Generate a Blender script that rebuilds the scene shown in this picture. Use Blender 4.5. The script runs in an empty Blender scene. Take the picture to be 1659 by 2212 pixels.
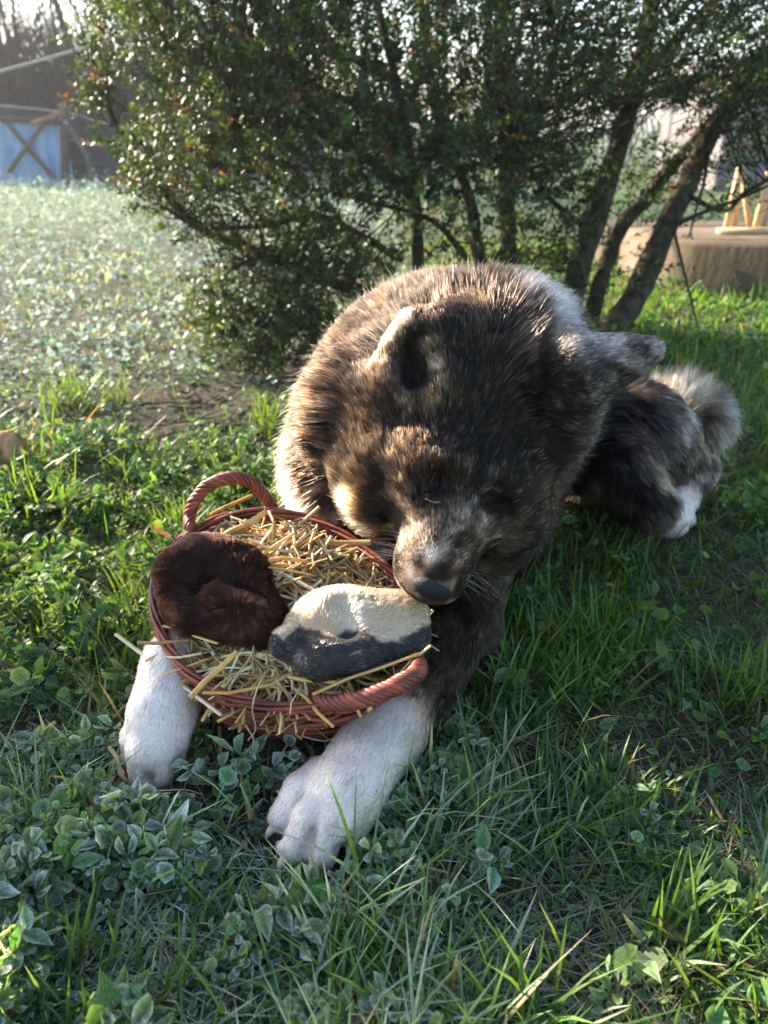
import bpy, math, random
import numpy as np
from mathutils import Vector, Matrix

rng = np.random.default_rng(11)
random.seed(11)
scene = bpy.context.scene
COL = scene.collection

# ------------------------------------------------------------------ camera, light, exposure
PITCH = math.radians(26.5)
CAM = np.array([0.0, 0.0, 0.58])
cam_data = bpy.data.cameras.new('camera')
cam = bpy.data.objects.new('camera', cam_data)
COL.objects.link(cam)
cam.location = CAM
cam.rotation_euler = (math.pi / 2 - PITCH, 0, 0)
cam_data.sensor_fit = 'VERTICAL'
cam_data.sensor_height = 36.0
cam_data.lens = 27.08
cam_data.clip_start = 0.02
cam_data.clip_end = 600
cam_data.dof.use_dof = True
cam_data.dof.focus_distance = 0.74
cam_data.dof.aperture_fstop = 6.5
scene.camera = cam

SUN_EL = math.radians(22.0)
SUN_AZ = math.atan2(-0.80, 0.60)          # clockwise from +Y; the sun stands behind the scene, to the left
TO_SUN = np.array([math.sin(SUN_AZ) * math.cos(SUN_EL), math.cos(SUN_AZ) * math.cos(SUN_EL), math.sin(SUN_EL)])
world = bpy.data.worlds.new("World")
scene.world = world
world.use_nodes = True
wn = world.node_tree.nodes
wn.clear()
sky = wn.new('ShaderNodeTexSky')
sky.sky_type = 'NISHITA'
sky.sun_disc = False
sky.sun_elevation = SUN_EL
sky.sun_rotation = SUN_AZ
sky.air_density = 1.0
sky.dust_density = 1.2
sky.ozone_density = 1.0
bg = wn.new('ShaderNodeBackground')
bg.inputs['Strength'].default_value = 0.13
wo = wn.new('ShaderNodeOutputWorld')
world.node_tree.links.new(sky.outputs[0], bg.inputs[0])
world.node_tree.links.new(bg.outputs[0], wo.inputs[0])
sun_data = bpy.data.lights.new('sun', 'SUN')
sun_data.energy = 5.0
sun_data.angle = math.radians(0.55)
sun_data.color = (1.0, 0.86, 0.68)
sun = bpy.data.objects.new('sun', sun_data)
COL.objects.link(sun)
sun.rotation_euler = Vector(TO_SUN).to_track_quat('Z', 'Y').to_euler()
sun.location = (-6, 5, 6)
scene.view_settings.view_transform = 'Standard'
scene.view_settings.look = 'None'
scene.view_settings.exposure = 2.08
scene.view_settings.gamma = 1.0
scene.view_settings.use_curve_mapping = False
scene.cycles.max_bounces = 10
scene.cycles.transparent_max_bounces = 12

# ------------------------------------------------------------------ measuring helpers
# sightings are noted in the coordinates of a 1659 x 2212 print of the photograph
FPX = 1664.0
SP, CP = math.sin(PITCH), math.cos(PITCH)
RV = np.array([1.0, 0, 0]); UV = np.array([0, SP, CP]); FV = np.array([0, CP, -SP])


def W(x, y, d):
    """the point sighted at (x, y), at distance d along the lens axis"""
    return CAM + d * (FV + RV * ((x - 829.5) / FPX) + UV * ((1106.0 - y) / FPX))


def Pz(x, y, z=0.0):
    """the point sighted at (x, y) at height z"""
    v = (y - 1106.0) / FPX
    return W(x, y, (CAM[2] - z) / (SP + CP * v))


def PY(x, y, Y):
    v = (y - 1106.0) / FPX
    return W(x, y, Y / (CP - SP * v))


def norm(v):
    v = np.asarray(v, float)
    return v / (np.linalg.norm(v, axis=-1, keepdims=True) + 1e-9)


def hash3(ix, iy, iz, seed):
    n = (ix * 374761393 + iy * 668265263 + iz * 2147483647 + seed * 1274126177) & 0xFFFFFFFF
    n = ((n ^ (n >> 13)) * 1274126177) & 0xFFFFFFFF
    n = (n ^ (n >> 16)) & 0xFFFFFF
    return n.astype(np.float64) / 0xFFFFFF


def vnoise(p, scale, seed=0):
    q = np.asarray(p, float) * scale
    i = np.floor(q).astype(np.int64)
    f = q - i
    f = f * f * (3 - 2 * f)
    r = 0
    for dx in (0, 1):
        wx = f[:, 0] if dx else 1 - f[:, 0]
        for dy in (0, 1):
            wy = f[:, 1] if dy else 1 - f[:, 1]
            for dz in (0, 1):
                wz = f[:, 2] if dz else 1 - f[:, 2]
                r = r + wx * wy * wz * hash3(i[:, 0] + dx, i[:, 1] + dy, i[:, 2] + dz, seed)
    return r


def fbm(p, scale, seed=0, octv=3):
    a, s, t = 1.0, 0.0, 0.0
    for o in range(octv):
        s = s + a * vnoise(p, scale * 2 ** o, seed + o * 17)
        t += a
        a *= 0.5
    return s / t


def p2(x, y):
    x = np.asarray(x, float); y = np.asarray(y, float)
    return np.stack([x, y, np.zeros_like(x)], 1)


def smooth(a, b, x):
    t = np.clip((x - a) / (b - a), 0, 1)
    return t * t * (3 - 2 * t)


# ------------------------------------------------------------------ object helpers
def tag(o, label=None, cat=None, group=None, kind=None):
    if label: o['label'] = label
    if cat: o['category'] = cat
    if group: o['group'] = group
    if kind: o['kind'] = kind
    return o


def empty(name, loc=(0, 0, 0)):
    o = bpy.data.objects.new(name, None)
    o.empty_display_size = 0.05
    o.location = loc
    COL.objects.link(o)
    return o


def link(name, data, parent=None):
    o = bpy.data.objects.new(name, data)
    COL.objects.link(o)
    if parent is not None:
        o.parent = parent
        if parent.type == 'EMPTY':
            o.matrix_parent_inverse = Matrix.Translation(-Vector(parent.location))
    return o


def mesh_np(name, V, faces, mat=None, attrs=None, smooth_shade=True):
    """faces: list of int arrays (n,3) / (n,4); attrs: {name: (N,4) per vertex colours}"""
    V = np.asarray(V, np.float32)
    me = bpy.data.meshes.new(name)
    me.vertices.add(len(V))
    me.vertices.foreach_set('co', V.ravel())
    if isinstance(faces, np.ndarray): faces = [faces]
    idx = np.concatenate([f.ravel() for f in faces]).astype(np.int32)
    tot = np.concatenate([np.full(len(f), f.shape[1], np.int32) for f in faces])
    st = np.concatenate([[0], np.cumsum(tot)[:-1]]).astype(np.int32)
    me.loops.add(len(idx))
    me.loops.foreach_set('vertex_index', idx)
    me.polygons.add(len(tot))
    me.polygons.foreach_set('loop_start', st)
    me.polygons.foreach_set('loop_total', tot)
    me.update(calc_edges=True)
    if smooth_shade:
        me.polygons.foreach_set('use_smooth', np.ones(len(tot), bool))
    if attrs:
        for k, a in attrs.items():
            at = me.attributes.new(k, 'FLOAT_COLOR', 'POINT')
            a = np.asarray(a, np.float32)
            if a.shape[1] == 3:
                a = np.concatenate([a, np.ones((len(a), 1), np.float32)], 1)
            at.data.foreach_set('color', a.ravel())
    if mat: me.materials.append(mat)
    return me


class Soup:
    """collects geometry for one mesh"""
    def __init__(self):
        self.V, self.T, self.Q, self.C, self.n = [], [], [], [], 0

    def add(self, V, T=None, Q=None, C=None):
        V = np.asarray(V, float)
        if T is not None and len(T): self.T.append(np.asarray(T, int) + self.n)
        if Q is not None and len(Q): self.Q.append(np.asarray(Q, int) + self.n)
        self.V.append(V)
        if C is None: C = (1, 1, 1)
        C = np.asarray(C, float)
        if C.ndim == 1: C = np.tile(C, (len(V), 1))
        self.C.append(C)
        self.n += len(V)

    def mesh(self, name, mat, sm=True):
        f = []
        if self.T: f.append(np.concatenate(self.T))
        if self.Q: f.append(np.concatenate(self.Q))
        return mesh_np(name, np.concatenate(self.V), f, mat, {'col': np.concatenate(self.C)}, sm)


def tube_geo(P, r, sides=6, cap=True, flat=1.0):
    P = np.asarray(P, float)
    n = len(P)
    r = np.broadcast_to(np.asarray(r, float), (n,))
    T = np.gradient(P, axis=0)
    T = norm(T)
    ref = np.array([0, 0, 1.0]) if abs(T[0][2]) < 0.9 else np.array([1.0, 0, 0])
    N = np.zeros_like(P)
    a = norm(np.cross(T[0], ref))
    for i in range(n):
        a = norm(a - T[i] * np.dot(a, T[i]))
        N[i] = a
    B = np.cross(T, N)
    ang = np.linspace(0, 2 * np.pi, sides, endpoint=False)
    V = P[:, None, :] + r[:, None, None] * (np.cos(ang)[None, :, None] * N[:, None, :] + flat * np.sin(ang)[None, :, None] * B[:, None, :])
    V = V.reshape(-1, 3)
    i = np.arange(n - 1)[:, None] * sides
    j = np.arange(sides)[None, :]
    j2 = (j + 1) % sides
    Q = np.stack([i + j, i + j2, i + sides + j2, i + sides + j], -1).reshape(-1, 4)
    Tt = []
    if cap:
        c0, c1 = len(V), len(V) + 1
        V = np.concatenate([V, P[:1], P[-1:]])
        for k in range(sides):
            k2 = (k + 1) % sides
            Tt.append((c0, k2, k))
            Tt.append((c1, (n - 1) * sides + k, (n - 1) * sides + k2))
    return V, np.array(Tt, int).reshape(-1, 3), Q


def spline(P, n):
    """Catmull-Rom through the points"""
    P = np.asarray(P, float)
    Q = np.concatenate([[2 * P[0] - P[1]], P, [2 * P[-1] - P[-2]]])
    t = np.linspace(0, len(P) - 1 - 1e-6, n)
    i = t.astype(int); f = (t - i)[:, None]
    a, b, c, d = Q[i], Q[i + 1], Q[i + 2], Q[i + 3]
    return 0.5 * (2 * b + (c - a) * f + (2 * a - 5 * b + 4 * c - d) * f ** 2 + (3 * b - a - 3 * c + d) * f ** 3)


def tube_obj(name, P, r, mat, parent=None, sides=6, C=(1, 1, 1), flat=1.0):
    V, T, Q = tube_geo(P, r, sides, True, flat)
    s = Soup(); s.add(V, T, Q, C)
    return link(name, s.mesh(name, mat), parent)


def box_geo(c, sx, sy, sz, rz=0.0, bev=0.0):
    """box with softly bevelled vertical/horizontal edges; c is the centre of the bottom"""
    import bmesh
    bm = bmesh.new()
    bmesh.ops.create_cube(bm, size=1.0)
    for v in bm.verts:
        v.co = Vector((v.co.x * sx, v.co.y * sy, (v.co.z + 0.5) * sz))
    if bev > 0:
        bmesh.ops.bevel(bm, geom=bm.edges[:], offset=bev, segments=2, affect='EDGES', profile=0.6)
    bm.transform(Matrix.Translation(Vector(c)) @ Matrix.Rotation(rz, 4, 'Z'))
    return bm


def bm_obj(name, bm, mat, parent=None, sm=False):
    me = bpy.data.meshes.new(name)
    bm.to_mesh(me); bm.free()
    me.materials.append(mat)
    if sm:
        me.polygons.foreach_set('use_smooth', np.ones(len(me.polygons), bool))
    return link(name, me, parent)


# ------------------------------------------------------------------ material helpers
def new_mat(name):
    m = bpy.data.materials.new(name)
    m.use_nodes = True
    nt = m.node_tree
    nt.nodes.clear()
    out = nt.nodes.new('ShaderNodeOutputMaterial')
    return m, nt, out


def N(nt, t, **kw):
    n = nt.nodes.new(t)
    for k, v in kw.items(): setattr(n, k, v)
    return n


def mat_basic(name, colour, rough=0.8, noise=0.25, nscale=30.0, bump=0.3, bscale=60.0, spec=0.3, use_col=False, stretch=(1, 1, 1), bdist=0.002, tint=None):
    m, nt, out = new_mat(name)
    L = nt.links.new
    tc = N(nt, 'ShaderNodeTexCoord')
    mp = N(nt, 'ShaderNodeMapping'); mp.inputs['Scale'].default_value = stretch
    L(tc.outputs['Object'], mp.inputs[0])
    nz = N(nt, 'ShaderNodeTexNoise'); nz.inputs['Scale'].default_value = nscale; nz.inputs['Detail'].default_value = 6
    L(mp.outputs[0], nz.inputs['Vector'])
    rp = N(nt, 'ShaderNodeValToRGB')
    c = np.array(colour)
    t = np.array(tint) if tint is not None else c * (1 + noise)
    rp.color_ramp.elements[0].position = 0.3; rp.color_ramp.elements[1].position = 0.7
    rp.color_ramp.elements[0].color = (*(c * (1 - noise)), 1)
    rp.color_ramp.elements[1].color = (*np.clip(t, 0, 1), 1)
    L(nz.outputs['Fac'], rp.inputs[0])
    pb = N(nt, 'ShaderNodeBsdfPrincipled')
    pb.inputs['Roughness'].default_value = rough
    pb.inputs['Specular IOR Level'].default_value = spec
    src = rp.outputs[0]
    if use_col:
        at = N(nt, 'ShaderNodeAttribute', attribute_name='col')
        mx = N(nt, 'ShaderNodeMixRGB', blend_type='MULTIPLY'); mx.inputs[0].default_value = 1
        L(src, mx.inputs[1]); L(at.outputs['Color'], mx.inputs[2])
        src = mx.outputs[0]
    L(src, pb.inputs['Base Color'])
    n2 = N(nt, 'ShaderNodeTexNoise'); n2.inputs['Scale'].default_value = bscale; n2.inputs['Detail'].default_value = 8
    L(mp.outputs[0], n2.inputs['Vector'])
    bp = N(nt, 'ShaderNodeBump'); bp.inputs['Strength'].default_value = bump; bp.inputs['Distance'].default_value = bdist
    L(n2.outputs['Fac'], bp.inputs['Height']); L(bp.outputs[0], pb.inputs['Normal'])
    L(pb.outputs[0], out.inputs[0])
    return m


def mat_leaf(name, rough=0.55, trans=0.4, spec=0.35, nscale=220.0, tgain=(1.25, 1.3, 0.6), namp=0.35):
    """thin leaf: vertex colour, fine mottling, light passing through"""
    m, nt, out = new_mat(name)
    L = nt.links.new
    at = N(nt, 'ShaderNodeAttribute', attribute_name='col')
    tc = N(nt, 'ShaderNodeTexCoord')
    nz = N(nt, 'ShaderNodeTexNoise'); nz.inputs['Scale'].default_value = nscale; nz.inputs['Detail'].default_value = 4
    L(tc.outputs['Object'], nz.inputs['Vector'])
    mr = N(nt, 'ShaderNodeMapRange'); mr.inputs[1].default_value = 0.3; mr.inputs[2].default_value = 0.7
    mr.inputs[3].default_value = 1 - namp; mr.inputs[4].default_value = 1 + namp
    L(nz.outputs['Fac'], mr.inputs[0])
    mx = N(nt, 'ShaderNodeMixRGB', blend_type='MULTIPLY'); mx.inputs[0].default_value = 1
    L(at.outputs['Color'], mx.inputs[1]); L(mr.outputs[0], mx.inputs[2])
    pb = N(nt, 'ShaderNodeBsdfPrincipled')
    pb.inputs['Roughness'].default_value = rough; pb.inputs['Specular IOR Level'].default_value = spec
    L(mx.outputs[0], pb.inputs['Base Color'])
    bp = N(nt, 'ShaderNodeBump'); bp.inputs['Strength'].default_value = 0.25; bp.inputs['Distance'].default_value = 0.0006
    L(nz.outputs['Fac'], bp.inputs['Height']); L(bp.outputs[0], pb.inputs['Normal'])
    tr = N(nt, 'ShaderNodeBsdfTranslucent')
    m2 = N(nt, 'ShaderNodeMixRGB', blend_type='MULTIPLY'); m2.inputs[0].default_value = 1
    L(mx.outputs[0], m2.inputs[1]); m2.inputs[2].default_value = (*tgain, 1)
    L(m2.outputs[0], tr.inputs[0])
    ms = N(nt, 'ShaderNodeMixShader'); ms.inputs[0].default_value = trans
    L(pb.outputs[0], ms.inputs[1]); L(tr.outputs[0], ms.inputs[2])
    L(ms.outputs[0], out.inputs[0])
    return m


def mat_col(name, rough=0.9, spec=0.2, bump=0.2, bscale=400.0):
    """plain surface coloured by its vertex colours"""
    m, nt, out = new_mat(name)
    L = nt.links.new
    at = N(nt, 'ShaderNodeAttribute', attribute_name='col')
    pb = N(nt, 'ShaderNodeBsdfPrincipled')
    pb.inputs['Roughness'].default_value = rough; pb.inputs['Specular IOR Level'].default_value = spec
    L(at.outputs['Color'], pb.inputs['Base Color'])
    tc = N(nt, 'ShaderNodeTexCoord')
    nz = N(nt, 'ShaderNodeTexNoise'); nz.inputs['Scale'].default_value = bscale; nz.inputs['Detail'].default_value = 5
    L(tc.outputs['Object'], nz.inputs['Vector'])
    bp = N(nt, 'ShaderNodeBump'); bp.inputs['Strength'].default_value = bump; bp.inputs['Distance'].default_value = 0.001
    L(nz.outputs['Fac'], bp.inputs['Height']); L(bp.outputs[0], pb.inputs['Normal'])
    L(pb.outputs[0], out.inputs[0])
    return m


def mat_hair(name, rough=0.42, radial=0.6, coat=0.0):
    m, nt, out = new_mat(name)
    L = nt.links.new
    at = N(nt, 'ShaderNodeAttribute', attribute_name='col')
    hb = N(nt, 'ShaderNodeBsdfHairPrincipled')
    try: hb.model = 'CHIANG'
    except Exception: pass
    hb.parametrization = 'COLOR'
    hb.inputs['Roughness'].default_value = rough
    hb.inputs['Radial Roughness'].default_value = radial
    hb.inputs['Coat'].default_value = coat
    hb.inputs['IOR'].default_value = 1.16
    L(at.outputs['Color'], hb.inputs['Color'])
    L(hb.outputs[0], out.inputs[0])
    return m


def curves_np(name, P, radius, colours, mat):
    """P (n,k,3) strands; radius (k,) or (n,k); colours (n,k,3)"""
    n, k, _ = P.shape
    hc = bpy.data.hair_curves.new(name)
    hc.add_curves([k] * n)
    hc.attributes['position'].data.foreach_set('vector', P.astype(np.float32).ravel()) if 'position' in hc.attributes else None
    ra = hc.attributes.get('radius') or hc.attributes.new('radius', 'FLOAT', 'POINT')
    ra.data.foreach_set('value', np.broadcast_to(radius, (n, k)).astype(np.float32).ravel())
    ca = hc.attributes.new('col', 'FLOAT_COLOR', 'POINT')
    c4 = np.ones((n, k, 4), np.float32)
    c4[..., :3] = colours
    ca.data.foreach_set('color', c4.ravel())
    hc.materials.append(mat)
    return hc


# ------------------------------------------------------------------ solid modelling by distance fields
class Body:
    def __init__(self):
        self.prims = []

    def cone(self, a, b, ra, rb, k=0.03, **kw):
        self.prims.append(dict(t='rc', a=np.array(a, float), b=np.array(b, float), ra=ra, rb=rb, k=k, op='add', **kw)); return self

    def ell(self, c, r, M=None, k=0.03, op='add', **kw):
        """M: rows are the three unit axes"""
        self.prims.append(dict(t='el', c=np.array(c, float), r=np.array(r, float), M=np.eye(3) if M is None else np.array(M, float), k=k, op=op, **kw)); return self

    @staticmethod
    def dist(pr, p):
        if pr['t'] == 'rc':
            ba = pr['b'] - pr['a']
            h = np.clip((p - pr['a']) @ ba / (ba @ ba), 0, 1)
            return np.linalg.norm(p - pr['a'] - h[..., None] * ba, axis=-1) - (pr['ra'] + (pr['rb'] - pr['ra']) * h)
        q = (p - pr['c']) @ pr['M'].T
        k0 = np.linalg.norm(q / pr['r'], axis=-1)
        k1 = np.linalg.norm(q / pr['r'] ** 2, axis=-1) + 1e-9
        return k0 * (k0 - 1.0) / k1

    def bounds(self, pr, m):
        if pr['t'] == 'rc':
            r = max(pr['ra'], pr['rb'])
            return np.minimum(pr['a'], pr['b']) - r - m, np.maximum(pr['a'], pr['b']) + r + m
        e = np.sqrt(((pr['M'] * pr['r'][:, None]) ** 2).sum(0))
        return pr['c'] - e - m, pr['c'] + e + m

    @staticmethod
    def comb(f, d, pr):
        k = pr['k']
        if pr['op'] == 'add':
            h = np.clip(0.5 + 0.5 * (f - d) / k, 0, 1)
            return f + (d - f) * h - k * h * (1 - h)
        h = np.clip(0.5 - 0.5 * (f + d) / k, 0, 1)
        return f + (-d - f) * h + k * h * (1 - h)

    def grid(self, lo, hi, h, margin=0.07):
        lo = np.array(lo, float); hi = np.array(hi, float)
        n = np.ceil((hi - lo) / h).astype(int) + 1
        f = np.full(n, 0.2, np.float32)
        ax = [lo[i] + h * np.arange(n[i]) for i in range(3)]
        for pr in self.prims:
            b0, b1 = self.bounds(pr, margin)
            i0 = np.clip(np.floor((b0 - lo) / h).astype(int), 0, n - 1)
            i1 = np.clip(np.ceil((b1 - lo) / h).astype(int) + 1, 1, n)
            if np.any(i1 <= i0): continue
            g = np.stack(np.meshgrid(ax[0][i0[0]:i1[0]], ax[1][i0[1]:i1[1]], ax[2][i0[2]:i1[2]], indexing='ij'), -1)
            d = self.dist(pr, g)
            s = (slice(i0[0], i1[0]), slice(i0[1], i1[1]), slice(i0[2], i1[2]))
            f[s] = self.comb(f[s], d, pr)
        return f, lo

    def eval(self, p):
        f = np.full(len(p), 0.2)
        for pr in self.prims:
            f = self.comb(f, self.dist(pr, p), pr)
        return f

    def hit(self, x, y, d0=0.3, d1=2.2):
        """first point of the solid on the sight line (x, y)"""
        o = CAM; dr = norm(W(x, y, 1.0) - CAM)
        t = d0
        for _ in range(200):
            q = o + dr * t
            d = float(self.eval(q[None])[0])
            if d < 0.0008: return q
            t += max(0.0005, d * 0.7)
            if t > d1 * 1.3: break
        return o + dr * t

    def weights(self, p, s=0.02):
        D = np.stack([self.dist(pr, p) for pr in self.prims if pr['op'] == 'add'], 1)
        D = D - D.min(1, keepdims=True)
        w = np.exp(-D / s)
        return w / w.sum(1, keepdims=True)

    def adds(self):
        return [pr for pr in self.prims if pr['op'] == 'add']


def surface_nets(f, lo, h):
    s = f < 0
    nx, ny, nz = f.shape
    cnt = np.zeros((nx - 1, ny - 1, nz - 1), np.int8)
    for dx in (0, 1):
        for dy in (0, 1):
            for dz in (0, 1):
                cnt += s[dx:nx - 1 + dx, dy:ny - 1 + dy, dz:nz - 1 + dz]
    act = (cnt > 0) & (cnt < 8)
    I = np.argwhere(act)
    idx = np.full(act.shape, -1, np.int64)
    idx[act] = np.arange(len(I))
    acc = np.zeros((len(I), 3)); num = np.zeros(len(I))
    corners = [(a, b, c) for a in (0, 1) for b in (0, 1) for c in (0, 1)]
    for a in corners:
        for ax in range(3):
            if a[ax] == 1: continue
            b = list(a); b[ax] = 1
            fa = f[I[:, 0] + a[0], I[:, 1] + a[1], I[:, 2] + a[2]].astype(float)
            fb = f[I[:, 0] + b[0], I[:, 1] + b[1], I[:, 2] + b[2]].astype(float)
            m = (fa < 0) != (fb < 0)
            t = np.where(m, fa / (fa - fb + 1e-12), 0)
            p = np.tile(np.array(a, float), (len(I), 1)); p[:, ax] += t
            acc[m] += p[m]; num[m] += 1
    V = lo + h * (I + acc / num[:, None])
    quads = []
    for ax in range(3):
        o1, o2 = [(1, 2), (2, 0), (0, 1)][ax]
        sl0 = [slice(None)] * 3; sl1 = [slice(None)] * 3
        sl0[ax] = slice(0, f.shape[ax] - 1); sl1[ax] = slice(1, f.shape[ax])
        ch = s[tuple(sl0)] != s[tuple(sl1)]
        E = np.argwhere(ch)
        ok = (E[:, o1] > 0) & (E[:, o2] > 0) & (E[:, o1] < f.shape[o1] - 1) & (E[:, o2] < f.shape[o2] - 1)
        E = E[ok]
        ins = s[E[:, 0], E[:, 1], E[:, 2]]
        q = []
        for d1, d2 in ((1, 1), (0, 1), (0, 0), (1, 0)):
            c = E.copy(); c[:, o1] -= d1; c[:, o2] -= d2
            q.append(idx[c[:, 0], c[:, 1], c[:, 2]])
        q = np.stack(q, 1)
        q[~ins] = q[~ins][:, ::-1]
        quads.append(q)
    return V, np.concatenate(quads)


def vert_normals(V, Q):
    n = np.cross(V[Q[:, 2]] - V[Q[:, 0]], V[Q[:, 3]] - V[Q[:, 1]])
    out = np.zeros_like(V)
    for k in range(4):
        np.add.at(out, Q[:, k], n)
    return norm(out)


def relax(V, Q, it=2, lam=0.5):
    e = np.concatenate([Q[:, [0, 1]], Q[:, [1, 2]], Q[:, [2, 3]], Q[:, [3, 0]]])
    e = np.concatenate([e, e[:, ::-1]])
    deg = np.bincount(e[:, 0], minlength=len(V)).astype(float)[:, None]
    for _ in range(it):
        s = np.zeros_like(V)
        for k in range(3):
            s[:, k] = np.bincount(e[:, 0], V[e[:, 1], k], minlength=len(V))
        V = V + lam * (s / deg - V)
    return V


def scatter_on(V, Q, Nv, dens, r):
    """random surface points; dens: per-face hairs per square metre"""
    a = 0.5 * np.linalg.norm(np.cross(V[Q[:, 2]] - V[Q[:, 0]], V[Q[:, 3]] - V[Q[:, 1]]), axis=1)
    e = a * dens
    n = np.floor(e + r.random(len(e))).astype(int)
    fi = np.repeat(np.arange(len(Q)), n)
    u = r.random((len(fi), 2))
    q = Q[fi]
    w = np.stack([(1 - u[:, 0]) * (1 - u[:, 1]), u[:, 0] * (1 - u[:, 1]), u[:, 0] * u[:, 1], (1 - u[:, 0]) * u[:, 1]], 1)
    P = sum(w[:, k:k + 1] * V[q[:, k]] for k in range(4))
    Nn = norm(sum(w[:, k:k + 1] * Nv[q[:, k]] for k in range(4)))
    return P, Nn
# ------------------------------------------------------------------ the ground
def ground_h(x, y):
    p = p2(x, y)
    near = 1 - smooth(1.2, 5.0, np.hypot(p[:, 0], p[:, 1]))
    h = .020 * (fbm(p, 3.0, 3, 2) - .5)
    h += near * (.020 * (fbm(p, 16, 4, 3) - .5) + .010 * np.maximum(0, fbm(p, 75, 5, 2) - .45))
    h += smooth(4, 14, p[:, 1]) * .05 * (fbm(p, .8, 8, 2) - .5)
    return h - .012


def axis_pts(lo, a, b, hi, fine, grow_=1.16):
    mid = np.arange(a, b + fine / 2, fine)
    up, s = [mid[-1]], fine
    while up[-1] < hi: s *= grow_; up.append(up[-1] + s)
    dn, s = [mid[0]], fine
    while dn[-1] > lo: s *= grow_; dn.append(dn[-1] - s)
    return np.concatenate([np.array(dn[1:])[::-1], mid, np.array(up[1:])])


gx = axis_pts(-220, -.75, .95, 220, .0075)
gy = axis_pts(-60, .22, 1.75, 320, .0075)
GX, GY = np.meshgrid(gx, gy)
gz = ground_h(GX.ravel(), GY.ravel())
GV = np.stack([GX.ravel(), GY.ravel(), gz], 1)
nxg = len(gx)
ii = (np.arange(len(gy) - 1)[:, None] * nxg + np.arange(nxg - 1)[None, :]).ravel()
GQ = np.stack([ii, ii + 1, ii + nxg + 1, ii + nxg], 1)

m, nt, out = new_mat('soil')
L = nt.links.new
tc = N(nt, 'ShaderNodeTexCoord')
n1 = N(nt, 'ShaderNodeTexNoise'); n1.inputs['Scale'].default_value = 90; n1.inputs['Detail'].default_value = 8
n2 = N(nt, 'ShaderNodeTexNoise'); n2.inputs['Scale'].default_value = 9; n2.inputs['Detail'].default_value = 5
n3 = N(nt, 'ShaderNodeTexNoise'); n3.inputs['Scale'].default_value = 420; n3.inputs['Detail'].default_value = 4
for n_ in (n1, n2, n3): L(tc.outputs['Object'], n_.inputs['Vector'])
r1 = N(nt, 'ShaderNodeValToRGB')
r1.color_ramp.elements[0].color = (.030, .022, .017, 1); r1.color_ramp.elements[0].position = .32
r1.color_ramp.elements[1].color = (.115, .088, .068, 1); r1.color_ramp.elements[1].position = .72
L(n1.outputs['Fac'], r1.inputs[0])
r2 = N(nt, 'ShaderNodeValToRGB')
r2.color_ramp.elements[0].position = .50; r2.color_ramp.elements[1].position = .66
r2.color_ramp.elements[0].color = (0, 0, 0, 1); r2.color_ramp.elements[1].color = (1, 1, 1, 1)
L(n2.outputs['Fac'], r2.inputs[0])
mossc = N(nt, 'ShaderNodeValToRGB')
mossc.color_ramp.elements[0].color = (.030, .052, .018, 1); mossc.color_ramp.elements[0].position = .3
mossc.color_ramp.elements[1].color = (.120, .150, .075, 1); mossc.color_ramp.elements[1].position = .75
L(n3.outputs['Fac'], mossc.inputs[0])
mxg = N(nt, 'ShaderNodeMixRGB'); L(r2.outputs[0], mxg.inputs[0]); L(r1.outputs[0], mxg.inputs[1]); L(mossc.outputs[0], mxg.inputs[2])
pb = N(nt, 'ShaderNodeBsdfPrincipled'); pb.inputs['Roughness'].default_value = .95; pb.inputs['Specular IOR Level'].default_value = .15
at = N(nt, 'ShaderNodeAttribute', attribute_name='col')
mxf = N(nt, 'ShaderNodeMixRGB'); L(at.outputs['Alpha'], mxf.inputs[0]); L(mxg.outputs[0], mxf.inputs[1]); L(at.outputs['Color'], mxf.inputs[2])
L(mxf.outputs[0], pb.inputs['Base Color'])
ad = N(nt, 'ShaderNodeMath', operation='ADD'); L(n1.outputs['Fac'], ad.inputs[0]); L(n3.outputs['Fac'], ad.inputs[1])
bp = N(nt, 'ShaderNodeBump'); bp.inputs['Strength'].default_value = .8; bp.inputs['Distance'].default_value = .005
L(ad.outputs[0], bp.inputs['Height']); L(bp.outputs[0], pb.inputs['Normal'])
L(pb.outputs[0], out.inputs[0])
M_soil = m
# far out, where single plants cannot be told apart, the sward colours the sheet
far = smooth(3.0, 9.0, np.hypot(GV[:, 0], GV[:, 1]))
gn = fbm(GV * np.array([1, 1, 0]), 2.2, 12, 3)
gcol = np.array([.11, .15, .05]) * (1 - gn[:, None]) + np.array([.22, .26, .17]) * gn[:, None]
ground = link('ground', mesh_np('ground', GV, GQ, M_soil, {'col': np.concatenate([gcol, far[:, None] * .85], 1)}))
tag(ground, kind='structure')
# ------------------------------------------------------------------ the dog
iu = 0.3125 * RV + 0.95 * UV
_p = math.radians(20); _y = math.radians(13)
HU = math.cos(_p) * iu + math.sin(_p) * FV                 # from nose to crown
_n0 = -math.cos(_p) * FV + math.sin(_p) * iu               # away from the forehead
_w0 = 0.95 * RV - 0.3125 * UV                              # to the dog's left
HN = _n0 * math.cos(_y) + _w0 * math.sin(_y)
HW = _w0 * math.cos(_y) - _n0 * math.sin(_y)
HO = W(1012, 1080, 0.735)
HM = np.array([HU, HW, HN])


def H(a, b, c):
    return HO + a * HU + b * HW + c * HN


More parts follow.
